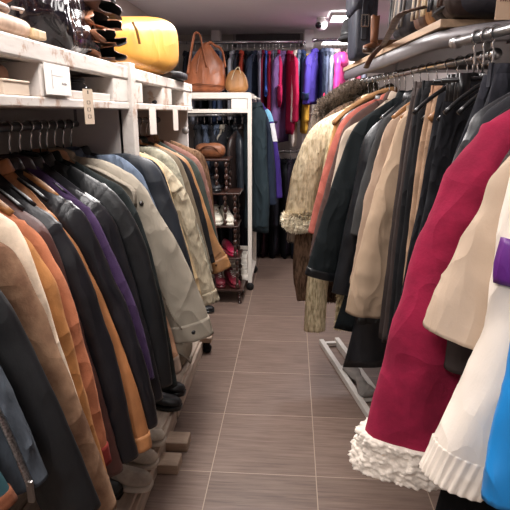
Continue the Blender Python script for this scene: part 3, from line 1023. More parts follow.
UG = 'clothes on the upper back rail'
U = [
 (188, 5, 120, cloth('#20222a'), 'black garment on the upper back rail, leftmost above the brown bag', 'jacket'),
 (197, 6, 125, cloth('#8f96a3'), 'grey blue garment on the upper back rail behind the big brown bag', 'shirt'),
 (205, 6, 140, cloth('#23242b'), 'black garment on the upper back rail behind the brown bag handles', 'jacket'),
 (212, 5, 130, cloth('#3a3c44'), 'charcoal garment on the upper back rail beside the left pillar', 'jacket'),
 (218, 5, 138, cloth('#2f3d5c'), 'dark blue garment on the upper back rail right of the left pillar', 'jacket'),
 (223, 5, 120, denim('#7d8fb0'), 'pale blue denim shirt on the upper back rail', 'shirt'),
 (228, 5, 135, cloth('#1d1e24'), 'black narrow jacket on the upper back rail beside the pale denim', 'jacket'),
 (233, 5, 120, cloth('#b9bdc6'), 'white shirt on the upper back rail above the small tan bag', 'shirt'),
 (238, 4, 130, cloth('#30333d'), 'slate dark jacket on the upper back rail next to the white shirt', 'jacket'),
 (242, 5, 92, cloth('#c2503f'), 'orange red jumper on the upper back rail', 'jumper'),
 (247.5, 7, 140, cloth('#26282f'), 'dark charcoal coat on the upper back rail right of the orange red jumper', 'coat'),
 (254.5, 8, 146, cloth('#2b3242'), 'navy coat on the upper back rail', 'coat'),
 (260, 4, 142, cloth('#9a97ad'), 'pale lavender grey shirt on the upper back rail beside the navy coat', 'shirt'),
 (263.5, 4, 130, cloth('#7a1f35'), 'dark red jacket on the upper back rail', 'jacket'),
 (266, 3, 92, cloth('#3b5aa8'), 'bright blue top on the upper back rail', 'top'),
 (269, 4.5, 118, cloth('#b12848'), 'crimson red jacket on the upper back rail beside the bright blue top', 'jacket'),
 (272.5, 4, 100, cloth('#7d7d97'), 'lavender grey top on the upper back rail', 'top'),
 (275.5, 4, 128, cloth('#5c5f68'), 'mid grey jacket on the upper back rail', 'jacket'),
 (278.5, 5, 85, cloth('#b22152'), 'magenta top on the upper back rail behind the big purple jacket', 'top'),
 (282, 10, 143, cloth('#6b4f7c'), 'big mauve purple jacket on the upper back rail', 'jacket'),
 (289.5, 9, 135, cloth('#ad1f47'), 'deep pink red jacket on the upper back rail beside the mauve jacket', 'jacket'),
 (294.5, 5, 147, cloth('#d2c6bb'), 'cream cardigan on the upper back rail', 'cardigan'),
 (298, 4, 120, cloth('#68728a'), 'grey blue jacket on the upper back rail beside the cream cardigan', 'jacket'),
 (302, 7, 92, cloth('#2d3d5e'), 'navy blue jacket on the upper back rail above the yellow trousers', 'jacket'),
]
for (x, w, yb, m, lb, ct) in U:
    hung(ct if ct != 'top' else 'knit_top', lb, ct, UG, x, w, yb, m, ZU + (0 if x < 303 else 0))
hung('coat', 'yellow long coat on the upper back rail below the navy jacket', 'coat', UG, 304.5, 6, 134, cloth('#c79a3c'), ZU, Y=YR + .03, collar=False)
AG = 'clothes in the alcove'
A = [
 (313.5, 11, 104, cloth('#4c3f9a'), 'violet blue jacket in the alcove beside the pillar', 'jacket'),
 (321, 6, 110, denim('#2c3446'), 'dark navy denim jacket in the alcove next to the violet one', 'jacket'),
 (326, 5, 108, cloth('#555d72'), 'slate grey jacket in the alcove', 'jacket'),
 (330.5, 6, 112, cloth('#8e93a4'), 'pale grey jacket in the alcove', 'jacket'),
 (335, 4, 105, cloth('#b5a8a4'), 'beige shirt in the alcove beside the pink hooded coat', 'shirt'),
 (348, 6, 100, cloth('#cfc6c2'), 'off white shirt in the alcove behind the shelf end', 'shirt'),
 (355, 5, 100, cloth('#c2516f'), 'rose shirt in the alcove behind the shelf end', 'shirt'),
 (362, 6, 100, cloth('#7b7f8c'), 'grey shirt in the alcove, farthest right seen under the shelf', 'shirt'),
]
for (x, w, yb, m, lb, ct) in A:
    hung(ct, lb, ct, AG, x, w, yb, m, ZA)
g = hung('hooded_coat', 'hot pink hooded coat in the alcove near the shelf end', 'coat', AG, 340, 9, 100, satin('#d93f93'), ZA, Y=YR - .02, collar=False)
hb = MB()
hb.soft((.05, 0, -.09), (.16, .07, .07), .7, 22, 14, amp=.25, ns=9, seed=3)
hb.build('hood', satin('#d93f93'), g)
hung('jumper', 'small bright pink red jumper in the alcove low between dark jackets', 'jumper', AG, 324, 4, 103, cloth('#d12f5c'), at_y(324, 80, YR - .12).z, Y=YR - .12, kind=None, collar=False)

# lower tier: dark clothes, down to the floor
LGp = 'dark clothes on the lower back rail'
cols = [('#17181c', 'black'), ('#1e1823', 'aubergine'), ('#151b24', 'midnight navy'), ('#251916', 'dark brown'), ('#181b20', 'slate black'), ('#2a161d', 'wine'), ('#15161a', 'jet black'), ('#2b2b33', 'charcoal')]
pl = ['far left behind the white rack', 'behind the left of the white rack', 'behind the middle of the white rack', 'behind the right of the white rack', 'just right of the white rack post', 'beside the teal jacket', 'below the crimson jacket', 'below the mauve jacket', 'below the deep pink jacket', 'left of the fur coats', 'next to the fur coats', 'behind the fur coats']
for i in range(20):
    x = 186 + i * 6.2
    c, cn = cols[i % 8]
    hung('coat', '%s coat on the lower back rail, %s' % (cn, pl[min(11, int(i * .6))]), 'coat', LGp, x, 6.5, 259 + RND.uniform(-5, 2), cloth(c), ZL, kind='black', q=.45)

# ------------------------------------------------------------------ left shelves made of white pallets
XF = -.61
SW = scuffed()
ZT = 1.658


def pallet(label, y0, y1, blocks, panel, post):
    t = thing('pallet_shelf', label, 'shelf', (XF, y0, 0), 0, 'white pallet shelves')
    L = y1 - y0
    b = MB()
    for k in range(5):
        x0 = -.60 + k * .12
        b.box(x0 + .004, x0 + .112, 0, L, ZT - .02, ZT)
    b.box(-.6, 0, .02, .1, ZT - .04, ZT - .019).box(-.6, 0, L - .1, L - .02, ZT - .04, ZT - .019)
    b.build('top_deck', SW, t, False, .003)
    MB().box(-.035, 0.002, 0, L, ZT - .05, ZT - .002).build('front_board', SW, t, False, .006)
    MB().box(-.6, 0, 0, L, 1.503, 1.528).build('lower_board', SW, t, False, .004)
    for (p0, p1) in blocks:
        MB().box(-.12, -.002, p0 - y0, p1 - y0, 1.527, ZT - .048).build('block', SW, t, False, .005)
    if panel:
        MB().box(-.62, -.03, L - .03, L, .95, 1.504).build('end_panel', mat('panel paint', '#bdb5b1', .7, var=.04, vs=4, bump=.05), t, False, .002)
    if post:
        MB().box(-.045, .012, L - .03, L + .03, .02, ZT + .012).build('post', SW, t, False, .003)
    MB().box(-.63, -.605, 0, L, 1.5, ZT + .05).build('back_board', SW, t, False)
    return t


yy = lambda x: at_x(x, 90, XF).y
t1 = pallet('white scuffed pallet shelf above the nearer left clothes', .35, 2.03, [(.5, .62), (yy(43), yy(67)), (yy(114), 2.0)], True, True)
t2 = pallet('white scuffed pallet shelf above the farther left clothes', 2.09, 3.28, [(2.1, 2.2), (yy(163), yy(172)), (yy(184), 3.27)], True, False)
g_ = MB()
gp = at_y(185.5, 130.5, 3.28 - .03)
g_.tube([(gp.x - XF, 3.28 - 2.09 - .036, gp.z), (gp.x - XF, 3.28 - 2.09 - .028, gp.z)], .021, 18)
o = g_.build('cable_grommet', plastic('#8d8784', .5), t2)
o['label'] = 'round grey grommet'
# raised inner shelf lips
MB().box(XF - .5, XF - .01, yy(72), yy(113), 1.5285, 1.552).build('inner_lip', SW, None, False, .003).parent = t1
bpy.context.view_layer.update()
for o in list(C.objects):
    if o.name.startswith('inner_lip'):
        o.location = (-XF, -.35, 0)


# hanging tags
def htag(label, x0, y0, x1, y1, X, wpx, m, marks=0):
    a, b_ = at_x(x0, y0, X), at_x(x1, y1, X)
    t = thing('hanging_tag', label, 'tag', a, 0, 'tags hanging from the left shelves')
    h = a.z - b_.z
    zc = (a.y * .965)
    w = wpx * zc / 525
    c = MB()
    c.box(0, .003, -w * 1.2, w * 1.2, -h, 0, 0)
    c.build('card', m, t, False)
    o_ = list(t.children)[-1]
    o_.rotation_euler = (0, 0, -.75)
    if marks:
        k = MB()
        for i in range(marks):
            z = -h * (.38 + .2 * i)
            s = w * .42
            for (u0, u1, z0, z1) in ((-s, s, z + s * .8, z + s), (-s, s, z - s, z - s * .8), (-s, -s * .75, z - s, z + s), (s * .75, s, z - s, z + s)):
                k.box(.003, .0038, u0, u1, z0, z1)
        k.box(.003, .0038, -w * .12, w * .12, -h * .14, -h * .04)
        kk = k.build('printed_marks', plastic('#2a2624', .7), t, False)
        kk.rotation_euler = (0, 0, -.75)
    return t


htag('long beige card tag with three printed squares hanging from the nearer shelf', 87, 89, 91, 124, XF + .02, 4.2, mat('card', '#cdb9a4', .8, var=.05, vs=9), 3)
htag('white strip tag hanging below the farther left shelf, near the post', 152, 107, 155, 134, XF + .02, 3.2, mat('paper', '#d9cdc4', .8, var=.03, vs=9))
htag('white strip tag hanging below the farther left shelf, near the end panel', 175, 109, 178, 130, XF + .02, 2.4, mat('paper', '#d9cdc4', .8, var=.03, vs=9))

# ------------------------------------------------------------------ low pallets on the floor under the left clothes
def low(label, y0, y1, caster):
    t = thing('floor_pallet', label, 'pallet', (-.55, y0, 0), 0, 'floor pallets under the left clothes')
    L = y1 - y0
    b = MB()
    for k in range(6):
        b.box(-.60 + k * .1, -.60 + k * .1 + .085, 0, L, .085, .105)
    b.build('deck', mat('worn wood', '#b8a696', .75, var=.2, vs=8, stretch=(4, .6, 4), bump=.2, bs=30), t, False, .003)
    m = mat('worn wood', '#b8a696', .75, var=.2, vs=8, stretch=(4, .6, 4), bump=.2, bs=30)
    MB().box(-.025, 0, 0, L, .0, .085).build('front_board', m, t, False, .003)
    for k in range(4):
        yk = .02 + k * (L - .14) / 3
        MB().box(-.6, -.03, yk, yk + .1, .0, .085).build('bearer', m, t, False, .003)
    return t


lp_ = low('worn whitish wooden floor pallet under the nearer left clothes', .3, 2.28, False)
lp2 = low('worn whitish wooden floor pallet under the farther left clothes', 2.32, 3.12, True)
wm_ = mat('pale wood block', '#a9927f', .75, var=.12, vs=9, stretch=(1, 6, 6), bump=.15, bs=30)
for (x0, y0, x1, y1) in ((164, 445, 184, 449), (156, 467, 175, 470)):
    a, b_ = at_z(x0, y0, .0), at_z(x1, y1, .0)
    m = MB().box(-.03, b_.x - a.x, -.045, .045, 0, .045).build('wooden_block', wm_, None, False, .004)
    m.location = (a.x + .02, a.y, 0)
    tag(m, 'pale wooden block sticking out into the aisle, %s' % ('farther of two' if x0 == 164 else 'nearer of two'), 'block', 'wooden blocks by the left pallet')
# casters at the end of the nearer left rack
cp = at_z(207, 352, 0)
t_ = thing('caster', 'black caster under a whitish wooden rack end by the aisle', 'wheel', cp)
w_ = MB()
w_.tube([(0, -.011, .03), (0, .011, .03)], .03, 20)
w_.build('wheel', plastic('#141416', .5), t_)
MB().box(-.02, .02, -.016, -.012, .028, .075).box(-.02, .02, .012, .016, .028, .075).box(-.02, .02, -.016, .016, .07, .076).build('fork', metal('#2b2b2d', .5), t_, False)
MB().box(-.05, .035, -.03, .03, .076, .11).build('wooden_end', wm_, t_, False, .004)

# ------------------------------------------------------------------ white rolling rack at the rear left
RW = mat('white enamel', '#e4ddd3', .45, var=.03, vs=5, bump=.04)
YW0, YW1 = 4.33, 4.85
pr = at_y(250, 200, YW0)
XP = pr.x
zt = at_y(250, 94, YW0).z
t_ = thing('rolling_rack', 'white rolling clothes rack with shelf top at the rear left', 'rack', (XP, YW0, 0))
XLn = -.78
for (x, y) in ((0, 0), (0, YW1 - YW0), (XLn, 0), (XLn, YW1 - YW0)):
    MB().box(x - .017, x + .017, y - .017, y + .017, .07, zt).build('post', RW, t_, False, .003)
    w_ = MB()
    w_.tube([(x, y - .012, .032), (x, y + .012, .032)], .032, 18)
    w_.build('caster', plastic('#161618', .5), t_)
    MB().box(x - .01, x + .01, y - .016, y + .016, .05, .075).build('caster_fork', metal('#555', .4) if False else metal('#555557', .4), t_, False)
for y in (0, YW1 - YW0):
    MB().box(XLn, 0, y - .014, y + .014, zt - .035, zt).build('top_bar', RW, t_, False, .003)
    MB().box(XLn, 0, y - .012, y + .012, zt - .145, zt - .115).build('cross_bar', RW, t_, False, .003)
    MB().box(XLn, 0, y - .014, y + .014, .09, .12).build('bottom_bar', RW, t_, False, .003)
for x in (0, XLn):
    MB().box(x - .014, x + .014, 0, YW1 - YW0, zt - .035, zt).build('top_bar', RW, t_, False, .003)
    MB().box(x - .014, x + .014, 0, YW1 - YW0, .09, .12).build('bottom_bar', RW, t_, False, .003)
MB().box(XLn, 0, .0, YW1 - YW0, zt, zt + .012).build('shelf_top', RW, t_, False, .002)
MB().box(XLn, 0, .0, YW1 - YW0, .12, .13).build('shelf_bottom', RW, t_, False, .002)
zr3 = at_y(230, 115, 4.58).z
rr = MB()
rr.tube([(XLn, .25, zr3), (0, .25, zr3)], .012, 12)
rr.build('hanging_tube', metal('#c4c4c6', .3), t_)
sb = MB().box(XLn, 0, .235, .265, zr3 + .01, zt - .03)
# white box in the rack top
a, b_ = at_y(231, 97, YW0 - .02), at_y(247, 107, YW0 - .02)
o = MB().box(0, b_.x - a.x, 0, .3, 0, a.z - b_.z).build('storage_box', mat('white card', '#ece6df', .7, var=.02, vs=4), None, False, .004)
o.location = (a.x, YW0 - .012, zt - .115)
tag(o, 'white box tucked under the top of the rolling rack', 'box')
a = at_y(243, 283, YW0 + .03)
t_ = thing('storage_crate', 'white slatted crate on the bottom shelf of the rolling rack', 'crate', (XP - .2, YW0 + .03, .13))
MB().box(0, .17, 0, .3, 0, .012).build('base', RW, t_, False)
for k in range(4):
    z = .01 + k * .045
    MB().box(0, .17, -.006, .004, z, z + .036).box(0, .17, .296, .306, z, z + .036).box(-.004, .006, 0, .3, z, z + .036).box(.164, .174, 0, .3, z, z + .036).build('slat', RW, t_, False, .002)
# clothes on the rolling rack
WG = 'clothes on the white rolling rack'
for (x, w, yb, m, lb, ct, nm) in (
 (197, 7, 185, cloth('#26282e'), 'black jacket on the white rolling rack, partly behind the end panel', 'jacket', 'jacket'),
 (204, 7, 175, denim('#3d4656'), 'grey blue denim jacket on the white rolling rack', 'jacket', 'denim_jacket'),
 (211, 7, 200, cloth('#1f2026'), 'black coat on the white rolling rack behind the brown pouch', 'coat', 'coat'),
 (217, 6, 170, denim('#4a5567'), 'faded denim jacket on the white rolling rack, in its middle', 'jacket', 'denim_jacket'),
 (223, 6, 185, cloth('#8d867c'), 'beige grey jacket on the white rolling rack', 'jacket', 'jacket'),
 (229, 7, 178, cloth('#1a1a1e'), 'black narrow coat on the white rolling rack', 'coat', 'coat'),
 (235, 8, 190, black('#23282f', .35), 'glossy blue black leather coat on the white rolling rack', 'coat', 'leather_coat'),
 (242, 9, 212, black('#2e2422', .35), 'glossy dark brown leather coat by the rack post', 'coat', 'leather_coat')):
    hung(nm, lb, ct, WG, x, w * 1.2, yb, m, zr3, Y=4.58, kind='black', q=.7)
# jackets hooked on the aisle side of the rack
SG = 'jackets hung on the side of the rolling rack'
for (Y, ed, m, lb, op) in (
 (4.46, [(259, 116), (263, 135), (266, 165), (268, 200), (267, 228)], cloth('#2c383e'), 'dark teal jacket hung on the aisle side of the white rack', dict(hem=-1.05, r=(.07, .06))),
 (4.60, [(266, 116), (270, 135), (273, 165), (275, 205)], cloth('#242c3c'), 'navy jacket hung between teal and purple striped jackets', dict(hem=-.85)),
 (4.74, [(269, 112), (274, 132), (278, 160), (281, 198)], cloth('#3f2c78'), 'purple jacket with white and sky blue shoulders hung on the rack side', dict(hem=-.8, seam=.25))):
    z = at_y(255, 105, Y).z
    g, E_, rg = garment('jacket', lb, 'jacket', SG, (XP + .04, Y, z), -.9, ed, m, hang=None, q=.7, t=.04, ry=(.04, .04), wb=.17, **op)
    if Y > 4.7:
        for (i0, i1, c, nm) in ((4, 12, '#7fb9d8', 'sky blue shoulder panel'), (12, 22, '#e6e6ea', 'white sleeve panel')):
            pb = MB()
            pb.loft([[sum(r_, Vector()) / len(r_) + (p - sum(r_, Vector()) / len(r_)) * 1.05 for p in r_] for r_ in rg[i0:i1]], False, False)
            o = pb.build('sleeve_panel', cloth(c), g)
            o['label'] = nm
rod('hanging_rail', 'short white side rail on the aisle side of the rolling rack', (XP + .04, 4.36, at_y(255, 105, 4.5).z + .055), (XP + .04, 4.84, at_y(255, 105, 4.5).z + .055), .009, RW)

# ------------------------------------------------------------------ turned wood shoe shelf
WD = mat('dark turned wood', '#38211a', .32, var=.25, vs=12, stretch=(1, 1, .4), bump=.05, coat=.3)
YS = 3.97
t_ = thing('shoe_shelf', 'dark wooden shoe shelf with turned spindle posts beside the left clothes', 'shelf', (at_y(236, 300, YS).x, YS, 0))
tx, ty = t_.location.x, YS
lv = [(159, 229), (193, 240), (226, 238), (258, 240), (290, 243)]
zs_ = [at_y(x, y, YS).z for y, x in lv]
xr_ = [at_y(x, y, YS).x for y, x in lv]
SHZ = zs_


def spindle(x, y, z0, z1, r=.014):
    h = z1 - z0
    pf = [(r * .7, 0)]
    n = 5
    for k in range(n):
        c = (k + .5) / n
        R_ = r * (1.25 if k % 2 == 0 else .85)
        hh = h / n
        for u in (-.5, -.42, -.3, -.1, .1, .3, .42, .5):
            rad = R_ * math.sqrt(max(.12, 1 - (u * 2) ** 2 * .9))
            pf.append((rad, (c + u / n) * h if False else c * h + u * hh))
    pf.append((r * .7, h))
    m = MB()
    m.lathe(pf, (x - tx, y - ty, z0), 12)
    m.build('spindle', WD, t_)


for i, (z, xr) in enumerate(zip(zs_, xr_)):
    m = MB()
    m.box(-.95 - tx, xr - tx, 0, .28, z - .018, z)
    m.build('shelf_board', WD, t_, False, .006)
    if i < 4:
        x2 = min(xr, xr_[i + 1]) - .025
        for yk in (.02, .25):
            spindle(x2, YS + yk, zs_[i + 1], z - .018)
        spindle(x2 - .075 if i < 2 else -.9, YS + .02, zs_[i + 1], z - .018)
        spindle(-.9, YS + .25, zs_[i + 1], z - .018)
    else:
        for (xk, yk) in ((xr - .03, .02), (xr - .03, .25), (-.9, .02), (-.9, .25)):
            spindle(xk, YS + yk, 0, z - .018)

# ------------------------------------------------------------------ details sewn on single garments
def on_skin(rg, pts, off=.002):
    out = []
    n, sg = len(rg) - 2, len(rg[0])
    for (u, k) in pts:
        i = min(n - 1, max(0, int(u * (n - 1))))
        p = rg[i][int(k * sg) % sg]
        c = sum(rg[i], Vector()) / sg
        out.append(p + (p - c).normalized() * off)
    return out


def strip(name, g, rg, pts, r, m, flat=.35, label=None, off=.002, seg=8):
    P = on_skin(rg, pts, off)
    P = [Vector(p) for p in spline(P, max(8, len(P) * 4))]
    b = MB()
    b.tube(P, r, seg, flat)
    o = b.build(name, m, g)
    if label:
        o['label'] = label
    return o


def patch(name, g, rg, u0, u1, k0, k1, m, label=None, off=.004):
    n, sg = len(rg) - 2, len(rg[0])
    i0, i1 = int(u0 * (n - 1)), int(u1 * (n - 1))
    a, b_ = int(k0 * sg), int(k1 * sg)
    mb = MB()
    rows = []
    for i in range(i0, i1 + 1):
        c = sum(rg[i], Vector()) / sg
        rows.append([(rg[i][k % sg], (rg[i][k % sg] - c).normalized()) for k in range(a, b_ + 1)])
    w = b_ - a + 1
    vs = [p + d * off for r_ in rows for p, d in r_] + [p - d * .004 for r_ in rows for p, d in r_]
    h = len(rows)
    N_ = w * h
    fs = []
    for i in range(h - 1):
        for j in range(w - 1):
            q = (i * w + j, i * w + j + 1, (i + 1) * w + j + 1, (i + 1) * w + j)
            fs.append(q)
            fs.append(tuple(N_ + x for x in reversed(q)))
    edge = [j for j in range(w)] + [i * w + w - 1 for i in range(1, h)] + [(h - 1) * w + j for j in range(w - 2, -1, -1)] + [i * w for i in range(h - 2, 0, -1)]
    for x in range(len(edge)):
        y = edge[(x + 1) % len(edge)]
        fs.append((edge[x], N_ + edge[x], N_ + y, y))
    mb.add(vs, fs)
    o = mb.build(name, m, g)
    if label:
        o['label'] = label
    return o


def button(g, rg, u, k, r, m, label=None):
    p, = on_skin(rg, [(u, k)], .0)
    n, sg = len(rg) - 2, len(rg[0])
    i = min(n - 1, int(u * (n - 1)))
    d = (p - sum(rg[i], Vector()) / sg).normalized()
    b = MB()
    b.tube([p - d * .002, p + d * .004], r, 12)
    o = b.build('button', m, g)
    if label:
        o['label'] = label


def bykey(s):
    for o in C.objects:
        if o.parent is None and str(o.get('label', '')).startswith(s):
            return o


g, E_, rg = GL['beige1.8']
strip('shoulder_strap', g, rg, [(.05, .87), (.12, .87), (.2, .87), (.29, .86), (.36, .85)], .02, cloth('#8a8174', .06), .22, off=.003)
button(g, rg, .355, .86, .008, plastic('#1c1a1a'), 'dark round button')
button(g, rg, .965, .8, .008, plastic('#1c1a1a'), 'dark round button')
strip('sleeve_seam', g, rg, [(.3, .66), (.45, .67), (.6, .68), (.78, .69)], .0018, cloth('#6f675a'), .5, off=.0005)
strip('sleeve_slit', g, rg, [(.8, .7), (.86, .71), (.93, .72)], .006, cloth('#6f6558'), .4)
g, E_, rg = GL['cream2.27']
patch('pocket_flap', g, rg, .2, .3, .72, .95, denim('#a89c86'), off=.007)
strip('seam', g, rg, [(.3, .7), (.31, .8), (.3, .92)], .003, denim('#8d7f68'), .5, off=.006)
g, E_, rg = GL['blue0.79']
strip('zip', g, rg, [(.45, .89), (.55, .89), (.65, .88), (.8, .88), (.9, .87), (.985, .86)], .009, mat('zip teeth', '#a9a5a2', .35, var=.5, vs=240, metal=1), .4, 'metal zip with coarse teeth', off=.006)
P = on_skin(rg, [(.985, .86)], .008)[0]
b = MB().box(P.x - .006, P.x + .006, P.y - .006, P.y + .002, P.z - .035, P.z + .008)
b.build('zip_pull', metal('#8f8b88', .3), g, False, .002)
g, E_, rg = GL['tan2.64']
strip('seam', g, rg, [(.89, .6), (.895, .7), (.89, .8), (.885, .92)], .003, leather('#8a5a35', .5), .5)
button(g, rg, .955, .76, .006, plastic('#5a3a20'))
g, E_, rg = GL['black1.63']
strip('pocket_zip', g, rg, [(.1, .8), (.14, .8), (.19, .8)], .008, mat('studs', '#9a9a9c', .3, var=.5, vs=260, metal=1), .5, 'silver studded zip')
g, E_, rg, _ = GL['crimson']
strip('yoke_seam', g, rg, [(.16, .08), (.18, .14), (.21, .2), (.235, .25), (.21, .3), (.18, .36)], .003, suede('#7d1733'), .6)
g, E_, rg, _ = GL['white']
patch('purple_patch', g, rg, .43, .53, .02, .4, satin('#5a2170'), 'bright purple patch')
g, E_, rg, _ = GL['beige']
strip('seam', g, rg, [(.25, .3), (.4, .29), (.55, .28), (.75, .27)], .003, cloth('#a1876f'), .5)

# ------------------------------------------------------------------ things on top of the left shelves
def soft_thing(name, label, cat, c, h, m, e=.6, rz=0, amp=.05, part=None, group=None, base=None, **k):
    t = thing(name, label, cat, (c[0], c[1], c[2]), rz, group)
    b = MB()
    b.soft((0, 0, h[2]), h, e, amp=amp, seed=len(label), **k)
    b.build(part or 'body', m, t)
    return t


z0 = ZT + .001
t_ = soft_thing('leather_pouch', 'beige folded leather pouch with square patch, bottom of the pile on the near shelf', 'pouch', (-.80, 1.13, z0), (.17, .27, .026), leather('#bfa28c', .5), .5, amp=.06, nu=40, nv=18)
p = at_x(43, 36, -.622)
MB().box(.15, .172, p.y - 1.13 - .035, p.y - 1.13 + .035, .008, .03).build('patch', leather('#b59a76', .5), t_, False, .004)['label'] = 'small tan square patch'
t_ = soft_thing('leather_pouch', 'pale silver grey folded pouch in the middle of the pile', 'pouch', (-.80, 1.07, z0 + .051), (.165, .255, .011), satin('#b5a9a3'), .5, amp=.06, nu=36)
MB().tube([(.15, .2, .014), (.165, .225, .013), (.15, .245, .012)], .004, 8).build('strap_loop', satin('#b5a9a3'), t_)
t_ = soft_thing('leather_pouch', 'terracotta leather pouch on top of the pile', 'pouch', (-.80, 1.10, z0 + .074), (.165, .30, .036), leather('#a5664a', .5), .7, amp=.05, nu=40)
b = MB()
b.tube([(-.1, -.25, .05), (.08, -.1, .07), (.1, .1, .07), (-.1, .25, .05)], .004, 8)
b.build('seam', leather('#8a5039', .5), t_)

pat = mat('patent leather', '#131018', .09, var=.1, vs=4, bump=.25, bs=26, bd=.008, coat=.6, bump2=.6, bs2=15, stretch=(1.3, 1.3, .6))
t_ = thing('patent_bag', 'shiny black patent leather bag leaning on the near left shelf', 'bag', (-.715, 1.645, z0), .05)
b = MB()


def lean(p):
    z = p.z
    return Vector((p.x * (1 - .25 * (z / .16)), p.y * (1 - .1 * z / .16) - (z + .16) * .06 + .02 * math.sin(z * 40 + p.x * 20), z))


b.soft((0, 0, .16), (.08, .15, .16), .35, 64, 44, amp=.16, ns=14, seed=4, fn=lean)
b.build('body', pat, t_)
b = MB()
b.tube([(.03, -.16, .27), (.03, -.17, .36), (.03, -.1, .42), (.03, -.04, .40), (.03, .0, .27)], .009, 8, .5)
b.build('handle', pat, t_)
b = MB()
b.tube([(.082, .15, .02), (.084, .11, .1), (.072, .05, .2), (.06, 0, .29)], .006, 8, .5)
b.build('piping', pat, t_)

tanl = leather('#8d5d43', .5)
blk = mat('dark lining', '#0e0d0e', .8, var=.1, vs=9)
for k in range(5):
    c = at_x(110 + (4 - k) * 1.5, 50 - k * 11.5, -.70)
    gcol = tanl if k < 3 else leather('#4a4a50' if k == 4 else '#5b4a44', .5)
    nm = ['tan leather pouch with dark open mouth, lowest of the stack beside the yellow bag', 'tan leather pouch with dark open mouth, second from below beside the yellow bag', 'tan leather pouch with dark open mouth, middle of the stack beside the yellow bag',
          'brown grey leather pouch with dark open mouth, second from the top of the stack', 'slate grey leather pouch with dark open mouth, top of the stack'][k]
    t_ = thing('open_pouch', nm, 'pouch', (-.77 + .012 * (k % 2), 1.82, z0 + .004 + k * .045), -.12 + .1 * (k % 2), 'open pouches stacked by the yellow bag')
    b, li = MB(), MB()
    rg_, inn = [], []
    for i in range(18):
        u = i / 17
        w = .125 * (.6 + .4 * min(1, u * 3)) + .006 * math.sin(u * 7 + k)
        h = .005 + .016 * u
        ring, r2 = [], []
        for j in range(28):
            a = 2 * PI * j / 28
            y_ = w * math.cos(a)
            z_ = .02 + h * math.sin(a) * (1 + .2 * math.sin(a * 3 + k)) + .008 * math.sin(y_ * 45 + k * 2) * u
            x_ = -.14 + .30 * u + .012 * math.sin(y_ * 60 + k) * u
            ring.append(Vector((x_, y_, max(.0, z_))))
            r2.append(Vector((x_ + .0005, y_ * .94, max(.002, .02 + (z_ - .02) * .86))))
        rg_.append(ring)
        inn.append(r2)
    b.loft(rg_ + [[p.copy() for p in inn[-1]]], True, False)
    b.build('shell', gcol, t_)
    li.loft(list(reversed([[p - Vector((.0, 0, 0)) for p in r_] for r_ in inn[8:]])), False, True)
    li.build('lining', blk, t_)['label'] = 'dark lining in the open mouth'

# yellow soft case
yl = mat('yellow leatherette', '#c98f38', .45, var=.06, vs=3, bump=.15, bs=160, bd=.002, bump2=.15, bs2=6)
A_, B_ = Vector((-.65, 2.03, 0)), Vector((-.535, 2.77, 0))
mid = (A_ + B_) / 2
dr = (B_ - A_)
t_ = thing('travel_case', 'large soft yellow travel case on top of the left shelves', 'case', (mid.x - .13, mid.y, z0), math.atan2(dr.y, dr.x))
hl = dr.length / 2


def cas(p):
    return Vector((p.x, p.y + .01 * math.cos(p.x * 6), (p.z + .115) * (1 + .27 * p.x / hl) - .115))


b = MB()
b.soft((0, 0, .116), (hl, .135, .115), .5, 60, 30, amp=.015, ns=5, fn=cas, e2=.58)
b.build('shell', yl, t_)
b = MB()
q0 = Vector((-hl * .62, -.137, .12))
b.tube([q0 + Vector((0, 0, .05)), q0 + Vector((.02, -.006, .02)), q0 + Vector((.04, -.006, -.025))], .007, 8, .4)
b.build('zip_strap', leather('#8a6a42', .5), t_)
t_ = soft_thing('dark_purse', 'small flat black purse poking out under the yellow case', 'purse', (-.68, 2.93, z0), (.1, .14, .022), leather('#232226', .5), .5)
MB().box(-.06, .06, -.142, -.138, .01, .03).build('zip', metal('#55555a', .4), t_, False)

# bags on the rolling rack top
zk = zt + .013
hb_ = leather('#97593a', .4)
c0 = at_y(205, 93, 4.52)
t_ = thing('hobo_bag', 'large brown leather hobo bag with tall handles on the rolling rack', 'bag', (c0.x, 4.52, zk), 0)


def hob(p):
    k = (p.z + .17) / .34
    return Vector((p.x * (1.02 - .25 * k) + .03 * k * k, p.y * (1.1 - .75 * k), p.z + .05 * math.cos((p.x + .02) * 15) * k * k - .03 * abs(p.x) * 6 * k))


b = MB()
b.soft((0, 0, .17), (.18, .10, .17), .5, 48, 34, amp=.07, ns=9, seed=2, fn=hob)
b.build('body', hb_, t_)
for s, (xa_, xb_, zz, yy_) in enumerate(((-.10, .0, .47, -.05), (-.03, .15, .40, -.02))):
    b = MB()
    b.tube(spline([(xa_ - .02, yy_ - .045, .15), (xa_, yy_ - .035, .27), (xa_ + .02, yy_ - .01, zz - .08), ((xa_ + xb_) / 2 - .01, yy_, zz - .01), ((xa_ + xb_) / 2 + .03, yy_, zz - .03), (xb_, yy_ - .005, .33), (xb_ + .03, yy_ - .03, .2)], 40), .012, 10, .5)
    b.build('handle', hb_, t_)
b = MB()
b.tube([(-.17, -.08, .05), (-.05, -.112, .07), (.08, -.112, .06), (.17, -.08, .05)], .004, 8)
b.build('seam', leather('#6b3c22', .4), t_)
c0 = at_y(236.5, 90, 4.5)
t_ = thing('handbag', 'small tan half moon handbag with pale strap on the rolling rack', 'bag', (c0.x, 4.5, zk), 0)


def moon(p):
    k = (p.z + .09) / .18
    return Vector((p.x * math.sqrt(max(.04, 1 - (k * .93) ** 2 * .8)), p.y * (1.1 - .6 * k), p.z))


